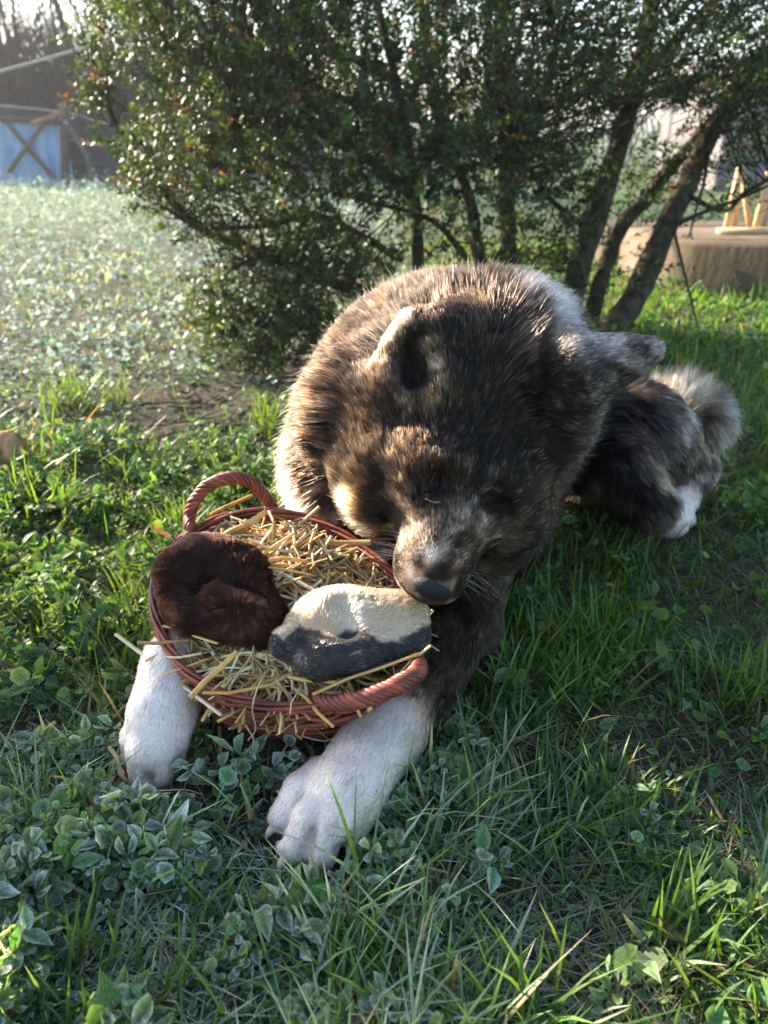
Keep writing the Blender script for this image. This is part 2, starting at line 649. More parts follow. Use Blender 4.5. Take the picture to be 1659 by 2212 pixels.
NOSE = H(-0.088, 0.002, -0.030)
HEADC = H(0.06, 0, -0.08)
radial = lambda o: (lambda p: norm(p - o))
const = lambda *v: (lambda p: np.tile(norm(np.array(v, float)), (len(p), 1)))
dog = Body()
fl_head = radial(H(-0.13, 0, -0.01))
hd = dict(length=0.013, lift=0.42, col=(0.095, 0.070, 0.053), flow=fl_head, dens=1.25e6, var=1.0)
mz = dict(length=0.0068, lift=0.30, col=(0.34, 0.265, 0.21), flow=fl_head, dens=1.6e6, var=0.75)
ck = dict(length=0.024, lift=0.45, col=(0.16, 0.115, 0.08), flow=fl_head, dens=0.95e6, var=0.9)
dog.ell(H(.078, 0, -.082), (.082, .078, .074), HM, k=.03, **hd)
for s in (-1, 1):
    dog.ell(H(.028, s * .034, -.034), (.042, .036, .026), HM, k=.02, **hd)
    dog.ell(H(.040 if s < 0 else .048, s * (.060 if s < 0 else .070), -.108), (.056 if s < 0 else .066, .048, .054), HM, k=.045, **ck)
    dog.ell(H(.022, s * .046, -.104), (.042, .036, .042), HM, k=.03, **ck)
dog.cone(H(.012, 0, -.052), H(-.070, .001, -.044), .056, .0285, k=.018, **mz)
dog.cone(H(.01, 0, -.026), H(-.074, .002, -.031), .022, .017, k=.014, **mz)
for s in (-1, 1):
    dog.ell(H(-.056, s * .017, -.050), (.034, .022, .024), HM, k=.010, **mz)
dog.cone(H(.0, 0, -.09), H(-.058, 0, -.074), .036, .020, k=.016, **mz)
# eye hollows, stop and the furrow of the brow
for s in (-1, 1):
    dog.ell(H(.006, s * .030, -.004), (.013, .017, .014), HM, k=.014, op='sub')
dog.ell(H(.035, 0, .004), (.045, .005, .012), HM, k=.014, op='sub')
# line of the lips
for s in (-1, 1):
    dog.cone(H(-.070, s * .012, -.074), H(-.012, s * .050, -.080), .004, .005, k=.008)
    dog.prims[-1]['op'] = 'sub'
# ears
er = dict(length=0.0075, lift=0.35, dens=1.3e6, var=0.5)
e0 = W(912, 770, .800)
EM = np.array([norm(RV * .95 - UV * .30), norm(UV * .95 + RV * .30), -FV])
ed = W(875, 672, .80) - W(945, 850, .80)
dog.ell(W(910, 778, .800), (.044, .050, .021), EM, k=.012, col=(.34, .28, .23), flow=const(*(W(885, 660, .80) - W(925, 880, .80))), **er)
dog.cone(W(865, 868, .815), W(955, 858, .800), .034, .034, k=.030, **hd)
dog.cone(W(888, 700, .800), W(905, 690, .803), .013, .011, k=.012, col=(.34, .28, .23), flow=const(*ed), **er)
dog.ell(W(958, 748, .797), (.034, .044, .022), EM, k=.012, col=(.10, .08, .07), flow=const(*ed), **er)
dog.ell(W(888, 775, .770), (.015, .034, .026), EM, k=.009, op='sub')
dog.ell(W(905, 815, .768), (.015, .020, .022), EM, k=.010, op='sub')
l0, l1, l2 = W(1245, 804, .790), W(1325, 780, .785), W(1400, 757, .782)
fe = const(*(l2 - l0))
dog.cone(l0, l0 * .35 + l2 * .65, .042, .0235, k=.022, col=(.23, .225, .23), flow=fe, **er)
dog.cone(l0 * .45 + l2 * .55, l2, .0262, .0135, k=.004, col=(.34, .32, .31), flow=fe, **er)
# neck and ruff
nk = dict(length=0.050, lift=0.66, dens=0.60e6, var=0.75)
fl_neck = lambda p: norm((p - HEADC) * np.array([1, 1, .7]) + np.array([0, 0.02, -0.05]))
dog.ell(W(782, 905, .888), (.052, .052, .060), k=.06, col=(.18, .125, .094), flow=fl_neck, **nk)
dog.cone(W(820, 850, 1.0), W(778, 1000, .99), .060, .070, k=.04, col=(.18, .125, .094), flow=fl_neck, **nk)
dog.cone(W(960, 900, .95), W(950, 880, 1.02), .110, .120, k=.05, col=(.18, .125, .094), flow=fl_neck, **nk)
dog.cone(W(1060, 830, .90), np.array([.10, 1.03, .232]), .105, .148, k=.05, col=(.18, .125, .094), flow=fl_neck, **nk)
dog.ell((.088, 1.04, .222), (.160, .155, .155), k=.05, col=(.165, .118, .094), flow=fl_neck, **nk)
# chest
dog.ell((-.005, .945, .150), (.108, .105, .135), k=.05, length=.034, lift=.40, col=(.36, .28, .24), flow=const(-.25, -.25, -1), dens=.75e6, var=.55)
dog.ell((.13, .97, .10), (.10, .11, .10), k=.05, length=.03, lift=.3, col=(.09, .07, .06), flow=const(.1, .2, -1), dens=.5e6, var=.6)
# trunk, haunch, tail
bd = dict(length=0.034, lift=0.36, dens=0.42e6, var=1.0)
dog.cone((.13, 1.10, .20), (.36, 1.27, .098), .135, .088, k=.05, col=(.085, .068, .06), flow=const(.62, .5, -.45), **bd)
dog.ell(W(1360, 958, 1.27), (.090, .085, .094), k=.03, col=(.10, .082, .072), flow=const(.5, .0, -.9), **bd)
dog.cone(W(1330, 1010, 1.20), W(1400, 1085, 1.17), .052, .032, k=.03, col=(.08, .066, .06), flow=const(.5, -.2, -.8), **bd)
dog.cone(W(1425, 960, 1.29), W(1492, 1012, 1.31), .055, .030, k=.03, col=(.12, .09, .075), flow=const(.5, -.1, -.8), **bd)
lg = dict(length=0.012, lift=0.28, dens=0.8e6)
wf = dict(col=(.86, .71, .63), var=.10)
h0, h1 = W(1503, 1018, 1.315), W(1466, 1075, 1.265)
dog.cone(h0, h1, .024, .028, k=.02, col=(.36, .30, .27), var=.5, flow=const(*(h1 - h0)), **lg)
h2 = Pz(1448, 1120, .028)
dog.cone(h1, h2, .028, .028, k=.012, flow=const(*(h2 - h1)), **wf, **lg)
for tx, ty in ((1420, 1112), (1440, 1130), (1462, 1134), (1482, 1120)):
    q = Pz(tx, ty, .02)
    dog.cone(h2 * .5 + h1 * .5, q, .02, .0125, k=.006, flow=const(*(h2 - h1)), **wf, **lg)
tail_pts = spline([W(1425, 905, 1.36), W(1455, 870, 1.38), W(1490, 868, 1.40), W(1515, 895, 1.40), W(1510, 930, 1.38)], 8)
for i in range(7):
    dog.cone(tail_pts[i], tail_pts[i + 1], .018, .017, k=.015, length=.056, lift=.50, col=(.26, .22, .18), var=.5,
             flow=(lambda a, o: (lambda p: norm(norm(p - o) * .8 + a)))(norm(tail_pts[i + 1] - tail_pts[i]), tail_pts.mean(0) - np.array([0, 0, .02])), dens=.5e6)
# forelegs
lp = [Pz(1010, 1215, .095), Pz(988, 1345, .060), Pz(905, 1478, .048), Pz(832, 1580, .044), Pz(748, 1705, .040)]
lr = [.050, .044, .037, .035, .035]
lcol = [(.11, .085, .07), (.12, .092, .078), (.26, .205, .18), (.86, .71, .63), (.86, .71, .64)]
for i in range(4):
    dog.cone(lp[i], lp[i + 1], lr[i], lr[i + 1], k=.014, col=lcol[i], var=(.8, .8, .35, .08)[i], length=(.02, .017, .013, .011)[i], lift=.26, dens=(.8e6, .9e6, 1.1e6, 1.3e6)[i],
             flow=const(*(lp[i + 1] - lp[i])))
pw = dict(length=.0062, lift=.20, dens=1.7e6)
def grooves(toes):
    for (a0, b0, z0, r0), (a1, b1, z1, r1) in zip(toes[:-1], toes[1:]):
        A_ = (Pz(*a0, z0) + Pz(*a1, z1)) / 2 * .35 + (Pz(*b0, .02) + Pz(*b1, .02)) / 2 * .65 + np.array([0, 0, .020])
        B_ = (Pz(*b0, .02) + Pz(*b1, .02)) / 2 + np.array([0, -.010, .004])
        dog.cone(A_, B_, .0035, .0060, k=.006); dog.prims[-1]['op'] = 'sub'


toes_l = [((700, 1690), (618, 1762), .030, .0185), ((715, 1735), (640, 1822), .033, .0185), ((745, 1745), (695, 1832), .034, .0185), ((775, 1720), (762, 1790), .030, .0175)]
claws = []
for (a, b, za, rb) in toes_l:
    A, B = Pz(*a, za), Pz(*b, .020)
    M_ = (A + B) / 2 + np.array([0, 0, .007])
    fd = const(*(B - A))
    dog.cone(A, M_, .024, .0205, k=.0025, flow=fd, **wf, **pw)
    dog.cone(M_, B, .0205, rb - .003, k=.0025, flow=fd, **wf, **pw)
    claws.append((B, norm(B - A), rb))
grooves(toes_l)
rp = [Pz(690, 1150, .10), Pz(540, 1300, .075), Pz(385, 1440, .074), Pz(350, 1540, .060)]
rr = [.050, .044, .033, .033]
for i in range(3):
    dog.cone(rp[i], rp[i + 1], rr[i], rr[i + 1], k=.014, col=((.3, .24, .2), (.76, .67, .62), (.82, .74, .70))[i], var=(.6, .1, .08)[i], length=.011, lift=.26, dens=1.1e6, flow=const(*(rp[i + 1] - rp[i])))
toes_r = [((330, 1560), (292, 1630), .055, .0165), ((335, 1575), (310, 1675), .053, .0175), ((355, 1575), (342, 1672), .053, .0170), ((372, 1560), (368, 1640), .053, .0165)]
for (a, b, za, rb) in toes_r:
    A, B = Pz(*a, za), Pz(*b, .022)
    M_ = (A + B) / 2 + np.array([0, -.003, .008])
    fd = const(*(B - A))
    dog.cone(A, M_, .021, .0195, k=.0025, flow=fd, **wf, **pw)
    dog.cone(M_, B, .0195, rb - .003, k=.0025, flow=fd, **wf, **pw)
    claws.append((B, norm(B - A), rb))
grooves(toes_r)

HS = 0.004
f_, lo_ = dog.grid((-.34, .36, -.02), (.74, 1.52, .50), HS)
dV, dQ = surface_nets(f_, lo_, HS)
dV = relax(dV, dQ, 2, .5)
dN = vert_normals(dV, dQ)
del f_

# ---- markings of the coat: places on the skin, each with a reach and a colour
BLK = (.022, .018, .018)
marks = [
    # (x, y, reach, colour, strength)  sighted on the skin
    (800, 1078, .017, BLK, .97), (822, 1100, .011, BLK, .9), (842, 1035, .013, BLK, .85), (812, 1045, .012, BLK, .8),
    (755, 1075, .020, (.62, .48, .34), .95), (745, 1115, .018, (.55, .43, .32), .8), (728, 1048, .014, (.50, .38, .28), .7), (790, 1128, .014, (.62, .50, .38), .85),
    (715, 1030, .020, (.18, .13, .10), .7),
    (918, 1058, .016, BLK, .97), (935, 1078, .009, BLK, .9), (905, 1045, .009, BLK, .8), (938, 1075, .007, BLK, .9),
    (1000, 930, .024, BLK, .7), (1130, 985, .026, BLK, .75), (1060, 1000, .024, BLK, .7), (1065, 1050, .020, BLK, .85), (1110, 1010, .020, BLK, .8), (1040, 960, .022, BLK, .85), (985, 985, .014, BLK, .7),
    (1080, 900, .026, BLK, .85), (1010, 905, .016, BLK, .8), (950, 900, .013, BLK, .75), (1150, 860, .016, BLK, .7), (1110, 960, .018, BLK, .8),
    (1180, 960, .020, (.05, .042, .04), .7), (1120, 1060, .020, BLK, .7), (1030, 855, .014, BLK, .7),
    (880, 940, .013, (.30, .20, .12), .7), (905, 1000, .014, (.24, .15, .09), .8), (935, 870, .010, (.36, .25, .15), .85), (880, 880, .012, (.34, .24, .15), .8), (975, 850, .011, (.28, .19, .12), .75),
    (960, 1010, .012, (.20, .12, .075), .7), (925, 960, .012, (.17, .11, .07), .7), (850, 985, .008, (.42, .32, .22), .8), (842, 955, .008, (.34, .25, .17), .7),
    (865, 1040, .008, (.36, .27, .18), .7), (885, 1065, .007, (.36, .27, .19), .7),
    (860, 905, .012, BLK, .6), (845, 1005, .008, BLK, .6),
    (1100, 850, .012, (.20, .16, .14), .6), (1155, 930, .012, (.17, .13, .11), .6), (1130, 900, .010, (.24, .20, .18), .6),
    (1040, 1060, .006, (.30, .27, .25), .8), (1025, 1085, .006, (.32, .29, .27), .85), (1010, 1110, .006, (.34, .31, .29), .85), (998, 1140, .007, (.36, .33, .31), .8), (1065, 1020, .006, (.22, .20, .19), .7),
    (1230, 1010, .013, (.34, .19, .08), .85), (1200, 1040, .013, (.36, .20, .085), .9), (1165, 1075, .014, (.36, .21, .10), .9), (1130, 1110, .013, (.30, .18, .10), .8), (1245, 960, .012, (.22, .14, .08), .7),
    (1255, 905, .010, (.36, .29, .22), .7), (1262, 860, .010, (.30, .26, .22), .6),
    (1180, 1000, .014, BLK, .7), (1080, 1110, .012, (.05, .042, .038), .7), (1060, 1150, .012, (.30, .22, .16), .7), (1085, 1085, .014, BLK, .75),
    (928, 1198, .011, (.60, .50, .42), .8), (900, 1150, .012, (.42, .33, .27), .7), (960, 1180, .010, (.40, .35, .31), .7), (880, 1200, .009, (.54, .43, .35), .75), (905, 1110, .009, (.16, .12, .09), .6), (850, 1130, .012, (.40, .31, .24), .6), (945, 1150, .008, (.10, .08, .065), .65), (900, 1225, .006, (.16, .13, .11), .6), (990, 1215, .009, (.42, .30, .22), .8), (1010, 1190, .010, (.40, .28, .20), .7),
    (870, 1110, .012, (.20, .155, .125), .7), (965, 1120, .012, (.15, .12, .10), .6), (1000, 1165, .008, (.13, .11, .10), .7),
    (885, 1238, .006, (.55, .50, .46), .8), (975, 1275, .006, (.50, .42, .35), .7),
    # ears
    (845, 715, .011, (.48, .42, .36), .7), (870, 690, .010, (.48, .42, .36), .7),
    (950, 740, .010, (.36, .27, .18), .6), (920, 720, .009, (.09, .08, .08), .7), (985, 715, .018, BLK, .85), (1000, 765, .016, BLK, .85), (945, 690, .010, (.20, .17, .15), .6),
    (875, 770, .015, BLK, .97), (890, 800, .016, BLK, .97), (905, 830, .017, BLK, .97), (885, 845, .010, BLK, .8),
    (943, 785, .011, (.42, .31, .21), .9), (925, 740, .009, (.36, .27, .19), .8), (955, 825, .010, (.38, .28, .19), .8), (1340, 752, .012, (.42, .40, .39), .5), (1300, 800, .012, (.11, .105, .105), .5), (1275, 850, .016, (.20, .19, .19), .5),
    # ruff and shoulder
    (1160, 655, .040, (.46, .45, .47), .85), (1195, 690, .034, (.42, .42, .45), .8), (1130, 700, .030, (.11, .10, .10), .75), (1090, 680, .024, (.13, .10, .085), .6),
    (1060, 740, .024, (.05, .043, .04), .7), (1180, 760, .026, (.09, .085, .085), .7), (1000, 620, .035, (.25, .17, .13), .7), (900, 640, .035, (.24, .165, .125), .6),
    (760, 760, .04, (.24, .16, .115), .6), (700, 870, .03, (.30, .22, .17), .55), (660, 940, .022, (.34, .28, .245), .7), (680, 985, .013, (.14, .115, .10), .75), (640, 1000, .014, (.40, .34, .30), .8),
    (655, 1030, .012, (.19, .155, .135), .7), (690, 1030, .010, (.12, .10, .09), .8), (720, 985, .012, (.15, .115, .095), .6), (740, 960, .02, (.16, .115, .09), .5),
    (625, 1055, .02, (.60, .48, .42), .9), (665, 1085, .035, (.66, .51, .45), .97), (720, 1140, .035, (.64, .49, .43), .95), (800, 1180, .03, (.62, .48, .42), .9),
    (700, 1060, .012, (.62, .47, .41), .9), (820, 840, .02, (.20, .15, .12), .5),
    # haunch, hock, tail
    (1425, 1045, .022, (.44, .29, .18), .85), (1440, 985, .016, (.30, .22, .17), .7), (1410, 1010, .011, (.38, .27, .18), .6), (1375, 925, .014, (.24, .20, .18), .7), (1395, 960, .012, (.26, .225, .20), .7), (1415, 905, .012, (.30, .28, .27), .6),
    (1330, 930, .014, (.17, .14, .125), .6), (1345, 985, .012, (.17, .14, .125), .6), (1460, 985, .02, BLK, .8), (1310, 870, .04, BLK, .7), (1300, 1040, .03, BLK, .7), (1385, 1060, .014, BLK, .6),
    (1490, 1005, .012, (.40, .36, .34), .7), (1470, 1040, .012, (.20, .16, .14), .6), (1490, 862, .032, (.66, .54, .42), .95), (1462, 868, .024, (.54, .45, .36), .9), (1478, 900, .018, (.50, .42, .34), .8), (1470, 930, .022, (.40, .37, .36), .7), (1560, 900, .04, (.055, .05, .048), .85), (1540, 960, .03, (.05, .045, .043), .8), (1540, 830, .025, (.07, .06, .055), .8),
    # foreleg
    (960, 1330, .013, (.30, .22, .155), .6), (940, 1300, .018, (.36, .25, .16), .7), (1000, 1400, .014, (.055, .046, .042), .6), (935, 1420, .012, (.075, .06, .05), .6), (1010, 1320, .016, BLK, .6),
    (880, 1545, .02, (.60, .50, .45), .7), (925, 1505, .014, (.22, .18, .155), .5), (840, 1570, .03, (.66, .55, .49), .6), (800, 1620, .02, (.60, .46, .37), .35),
]
MK = [(dog.hit(x, y), r, np.array(c), s) for (x, y, r, c, s) in marks]
adds = dog.adds()
aL = np.array([p['length'] for p in adds]); aU = np.array([p['lift'] for p in adds]); aC = np.array([p['col'] for p in adds]); aD = np.array([p['dens'] for p in adds]); aR = np.array([p['var'] for p in adds])


def coat(p, w, dith=None):
    c = w @ aC * (1 - .14 * (w @ aR > .3))[:, None]
    var = w @ aR
    n1 = fbm(p + .03 * np.stack([vnoise(p, 22, 5), vnoise(p, 22, 6), vnoise(p, 22, 7)], 1), 34, 2, 3)
    n2 = fbm(p, 90, 9, 2)
    dark = smooth(.44, .60, n1 * .75 + n2 * .25)
    mul = 0.32 + 1.15 * dark
    c = c * (1 + var[:, None] * (mul[:, None] - 1))
    tan = smooth(.52, .68, fbm(p, 26, 31, 2)) * var * .45
    c = c * (1 - tan[:, None]) + tan[:, None] * np.array([.24, .16, .105])
    wob = .012 * np.stack([vnoise(p, 60, 41), vnoise(p, 60, 42), vnoise(p, 60, 43)], 1) - .006
    q = p + wob
    for (m, r, col, s) in MK:
        d2 = ((q - m) ** 2).sum(1)
        a = s * np.exp(-(d2 / (r * r)) ** 1.4)
        if dith is not None: a = .65 * a + .35 * s * smooth(-.18, .18, a - dith)
        c = c * (1 - a[:, None]) + a[:, None] * col
    c = np.clip(c, 0, 1)
    m_ = c.mean(1)
    warm = 1 + (1 - smooth(.3, .5, m_))[:, None] * np.array([.12, -.02, -.16])
    return c * warm * (.115 + .80 * smooth(.10, .47, m_))[:, None]


def tuft_ids(P, cell):
    """roots gathered into small irregular tufts"""
    j = np.stack([vnoise(P, .7 / cell, 171), vnoise(P, .7 / cell, 172), vnoise(P, .7 / cell, 173)], 1) - .5
    key = np.floor((P + 1.1 * cell * j) / cell).astype(np.int64)
    kk = key[:, 0] * 73856093 ^ key[:, 1] * 19349663 ^ key[:, 2] * 83492791
    return np.unique(kk, return_inverse=True)[1]


def grow(P, Nn, D, L, lift, k, r, amp=.35, clump=.35, cell=.006, gravity=.12, ca=30, cb=120, tid=None):
    n = len(P)
    coh = np.stack([vnoise(P, ca, 61), vnoise(P, ca, 62), vnoise(P, ca, 63)], 1) - .5
    coh2 = np.stack([vnoise(P, cb, 71), vnoise(P, cb, 72), vnoise(P, cb, 73)], 1) - .5
    D = D + amp * (coh * 1.1 + coh2 * .9) + r.normal(0, .10, (n, 3))
    D = norm(D - Nn * (D * Nn).sum(1, keepdims=True))
    lift = np.clip(lift + .18 * (coh2[:, :1]) + r.normal(0, .05, (n, 1)), .06, .95)
    d0 = norm(D * (1 - lift) + Nn * lift)
    d1 = norm(D + Nn * (lift * .45) + np.array([0, 0, -gravity]))
    t = np.linspace(0, 1, k)[None, :, None]
    S = P[:, None, :] - Nn[:, None, :] * .0008 + L[:, None, None] * (d0[:, None] * t + (d1 - d0)[:, None] * t * t / 2)
    S = S + (r.normal(0, .05, (n, 1, 3)) * L[:, None, None] * t ** 2)
    inv = tuft_ids(P, cell) if tid is None else tid
    cnt = np.bincount(inv)[:, None]
    for j in range(1, k):
        m = np.stack([np.bincount(inv, S[:, j, a]) for a in range(3)], 1) / cnt
        S[:, j] += clump * (j / (k - 1)) ** 1.3 * (m[inv] - S[:, j])
    return S


M_skin = mat_col('dog_skin', rough=.95, spec=.05, bump=0.0)
M_coat = mat_hair('dog_fur', rough=.42, radial=.65)
dogE = empty('dog', (0.09, .95, 0))
tag(dogE, 'brindle dog with white paws lying behind the basket, head bent down and tail curled', 'dog')
wv = dog.weights(dV, .012)
skin_c = coat(dV, wv) * .8
body = link('body', mesh_np('body', dV, dQ, M_skin, {'col': skin_c}), dogE)

view = norm(CAM - dV)
fq = (dN * view).sum(1)[dQ].mean(1)
zq = dV[dQ, 2].mean(1)
dens = .72 * (wv @ aD)[dQ].mean(1) * np.where(fq > -.25, 1.0, .22) * np.where((zq < .035) & (fq < -.1), .2, 1)
HP, HNn = scatter_on(dV, dQ, dN, dens, rng)
hw = dog.weights(HP, .012)
hL = (hw @ aL) * rng.uniform(.7, 1.12, len(HP))
hL = np.where(HP[:, 1] > 1.27, hL * rng.uniform(.7, 1.5, len(HP)), hL)
hU = (hw @ aU)[:, None]
hD = np.zeros_like(HP)
for i, pr in enumerate(adds):
    m = hw[:, i] > .02
    if m.any(): hD[m] += hw[m, i:i + 1] * pr['flow'](HP[m])
nd = np.linalg.norm(HP - NOSE, axis=1)
hL = hL * smooth(.012, .07, nd) * 1.0 + .002
keep = nd > .0125
# bare rims of the eyes
EYES = [dog.hit(928, 1074) - HN * .001, dog.hit(1072, 1052) - HN * .001]
for e in EYES: keep &= np.linalg.norm(HP - e, axis=1) > .0052
HP, HNn, hw, hL, hU, hD = HP[keep], HNn[keep], hw[keep], hL[keep], hU[keep], hD[keep]
tid = np.where(hL > .030, tuft_ids(HP, .0056), 10 ** 7 + tuft_ids(HP, .0030))
tid = np.unique(tid, return_inverse=True)[1]
nt_ = tid.max() + 1
S = grow(HP, HNn, norm(hD), hL, hU, 6, rng, clump=(.30 + .32 * smooth(.014, .045, hL))[:, None], tid=tid)
hC = coat(S[:, 3], hw, rng.random(len(HP)) * .8 + .1)
bright = smooth(.15, .40, hC.mean(1))[:, None]
tb = np.clip(rng.lognormal(-.08, .62, (nt_, 1)), .22, 3.0)[tid]
hC = hC * (tb * (1 - bright) + bright * (1 + .25 * (tb - 1)).clip(.6, 1.25)) * rng.lognormal(0, .30, (len(hC), 1))
pale = (rng.random((nt_, 1)) < .17)[tid] * (1 - bright)
hC = hC * (1 - .6 * pale) + .6 * pale * (hC * 2.6 + np.array([.026, .019, .014]))
light_tip = (rng.random(len(hC)) < .16) * 1.6
la_ = smooth(.02, .045, hL)[:, None, None]
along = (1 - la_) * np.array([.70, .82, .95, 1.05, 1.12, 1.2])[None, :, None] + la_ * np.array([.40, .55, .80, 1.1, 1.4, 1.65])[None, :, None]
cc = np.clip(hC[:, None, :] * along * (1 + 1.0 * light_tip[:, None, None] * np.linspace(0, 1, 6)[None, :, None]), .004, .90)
rad = np.array([1, .98, .92, .8, .58, .25])[None, :] * (.00030 + .0046 * np.minimum(hL, .04))[:, None]
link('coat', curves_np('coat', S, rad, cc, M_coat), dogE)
print('hairs', len(S))
# long guard hairs standing out of the ruff and the rump
gsel = np.where((hL > .034) & (HP[:, 2] > .10))[0]
gsel = rng.choice(gsel, min(2600, len(gsel)), replace=False)
SG = grow(HP[gsel], HNn[gsel], norm(hD[gsel]), hL[gsel] * rng.uniform(1.0, 1.28, len(gsel)), np.clip(hU[gsel] + .16, .1, .9), 6, rng, amp=.6, clump=.12)
GC = np.clip(hC[gsel], .02, .6)[:, None, :] * np.array([.5, .65, .9, 1.2, 1.5, 1.75])[None, :, None] * rng.uniform(.5, 1.3, (len(gsel), 1, 1))
link('guard_hair', curves_np('guard_hair', SG, np.array([1, 1, .9, .75, .5, .2])[None, :] * .00034, np.clip(GC, .004, .8), M_coat), dogE)

# nose leather: a rounded pad with two nostrils
nb = Body()
nb.ell(H(-.086, .0, -.030), (.012, .0205, .0150), HM, k=.006)
nb.ell(H(-.088, .0, -.042), (.010, .0150, .0130), HM, k=.008)
nb.ell(H(-.074, .001, -.026), (.014, .0150, .010), HM, k=.008)
for s in (-1, 1):
    nb.ell(H(-.100, s * .0095, -.036), (.008, .0042, .0052), HM, k=.003, op='sub')
    nb.ell(H(-.092, s * .0195, -.040), (.010, .0035, .0026), HM, k=.003, op='sub')
nb.ell(H(-.100, 0, -.046), (.006, .0012, .014), HM, k=.003, op='sub')
c0 = H(-.086, 0, -.034)
f_, lo_ = nb.grid(c0 - .045, c0 + .045, .0013, .02)
nV, nQ = surface_nets(f_, lo_, .0013)
nV = relax(nV, nQ, 1, .5)
M_nose = mat_basic('nose_leather', (.014, .013, .014), rough=.48, noise=.3, nscale=400, bump=1.0, bscale=900, spec=.22, bdist=.0008)
link('nose', mesh_np('nose', nV, nQ, M_nose), dogE)

# eyes, almost closed, with a pink inner corner
M_eye = mat_basic('eye', (.010, .007, .006), rough=.35, noise=.1, bump=0, spec=.3)
M_lid = mat_basic('eyelid', (.15, .085, .07), rough=.45, noise=.2, nscale=300, bump=.3)
for s, e in zip((-1, 1), EYES):
    b = Body(); b.ell(e - HN * .006, (.0065, .0085, .0070), HM)
    f_, lo_ = b.grid(e - .016, e + .016, .0014, .01)
    v_, q_ = surface_nets(f_, lo_, .0014)
    eo = link('eye', mesh_np('eye', v_, q_, M_eye), dogE)
    lidm = M_lid if s < 0 else M_eye
    lid = [e + HM.T @ np.array(q) for q in ((-.0030, -s * .0095, .0075), (-.0056, -s * .005, .0080), (-.0062, 0, .0078), (-.0050, s * .005, .0060))]
    tube_obj('eyelid', spline(lid, 9), np.linspace(.0013, .0005, 9), lidm, eo, 6)

# claws
M_claw = mat_basic('claw', (.58, .43, .37), rough=.4, noise=.12, nscale=80, bump=.1)
for (B, d, rb) in claws:
    a = B + d * (rb - .005) + np.array([0, 0, -.001])
    P = spline([a, a + d * .006 + np.array([0, 0, -.001]), a + d * .010 + np.array([0, 0, -.005])], 7)
    tube_obj('claw', P, np.array([.0042, .0041, .0038, .0034, .0027, .0017, .0007]), M_claw, dogE, 7)

# whiskers
ws = []
for s in (-1, 1):
    for k in range(14):
        a = H(-.066 + .022 * random.random(), s * (.024 + .012 * random.random()), -.052 + .016 * random.random())
        d = norm(HW * s * 1.0 + HU * random.uniform(-.35, .35) + HN * random.uniform(-.5, .15))
        Lw = random.uniform(.02, .055)
        t = np.linspace(0, 1, 6)[:, None]
        ws.append(a + d * Lw * t + (np.array([0, 0, -.01]) * t ** 2) * Lw / .05)
ws = np.array(ws)
link('whiskers', curves_np('whiskers', ws, np.linspace(.00022, .00005, 6)[None, :], np.full((len(ws), 6, 3), .75), M_coat), dogE)
# ------------------------------------------------------------------ the basket
RIMZ = lambda Y: .092 + .27 * (Y - .567)
rim_px = [(326, 1285), (338, 1345), (372, 1405), (430, 1468), (510, 1512), (600, 1528), (700, 1522), (800, 1492), (870, 1450), (908, 1400), (902, 1340), (872, 1285), (820, 1212), (745, 1158), (660, 1122), (580, 1104), (500, 1108), (420, 1148), (360, 1208)]


def on_rim(x, y, lift=0.0):
    d = W(x, y, 1.0) - CAM
    # plane z = .092 + .27 (Y - .567) + lift
    t = (.092 + lift + .27 * (CAM[1] - .567) - CAM[2]) / (d[2] - .27 * d[1])
    return CAM + t * d


rimP = np.array([on_rim(*q) for q in rim_px])
RC = rimP.mean(0)
ex = np.array([1.0, 0, 0]); ey = norm(np.array([0, 1, .27])); ez = np.cross(ex, ey)
loc = (rimP - RC) @ np.stack([ex, ey], 1)
th = np.unwrap(np.arctan2(loc[:, 1], loc[:, 0]))
rr_ = np.hypot(loc[:, 0], loc[:, 1])
order = np.argsort(th % (2 * np.pi))
th_s = (th % (2 * np.pi))[order]; r_s = rr_[order]
th_f = np.linspace(0, 2 * np.pi, 181)
rf = np.interp(th_f, np.concatenate([th_s - 2 * np.pi, th_s, th_s + 2 * np.pi]), np.tile(r_s, 3))
F_ = np.fft.rfft(rf[:-1]); F_[5:] = 0
rf = np.fft.irfft(F_, 180)


def rim_r(t): return np.interp(np.asarray(t) % (2 * np.pi), np.append(np.arange(180) * 2 * np.pi / 180, 2 * np.pi), np.append(rf, rf[0]))


DEPTH = .104


def wall(t, v, dr=0.0):
    """v = 0 at the rim, 1 at the foot of the wall"""
    t = np.asarray(t, float); v = np.asarray(v, float)
    s = 1 - .22 * v ** 1.6 - .03 * v
    r = rim_r(t) * s + dr
    q = RC + r[..., None] * (np.cos(t)[..., None] * ex + np.sin(t)[..., None] * ey) - (DEPTH * v)[..., None] * ez
    # the low side sags onto the ground, never through it
    q[..., 2] = np.maximum(q[..., 2], .012)
    return q


def mat_wicker(name, c0, c1):
    m = mat_basic(name, c0, rough=.5, noise=.4, nscale=26, bump=.5, bscale=110, spec=.5, use_col=True, bdist=.0012, tint=c1)
    return m


M_wick = [mat_wicker('stained_willow', (.16, .024, .011), (.30, .060, .024)), mat_wicker('dark_stained_willow', (.085, .020, .012), (.19, .045, .022)), mat_wicker('red_stained_willow', (.24, .034, .016), (.36, .08, .036))]
basket = empty('wicker_basket', (RC[0], RC[1], 0))
tag(basket, 'reddish brown wicker basket of straw with two twisted handles between the paws of the dog', 'basket')
NST = 26
tt = np.linspace(0, 2 * np.pi, 241)
# stakes
for k in range(NST):
    a = 2 * np.pi * k / NST
    v = np.linspace(-.02, 1.0, 9)
    P = wall(np.full(9, a) + .02 * np.sin(v * 3), np.maximum(v, 0))
    tube_obj('stake', P, .0027, M_wick[k % 2], basket, 6)
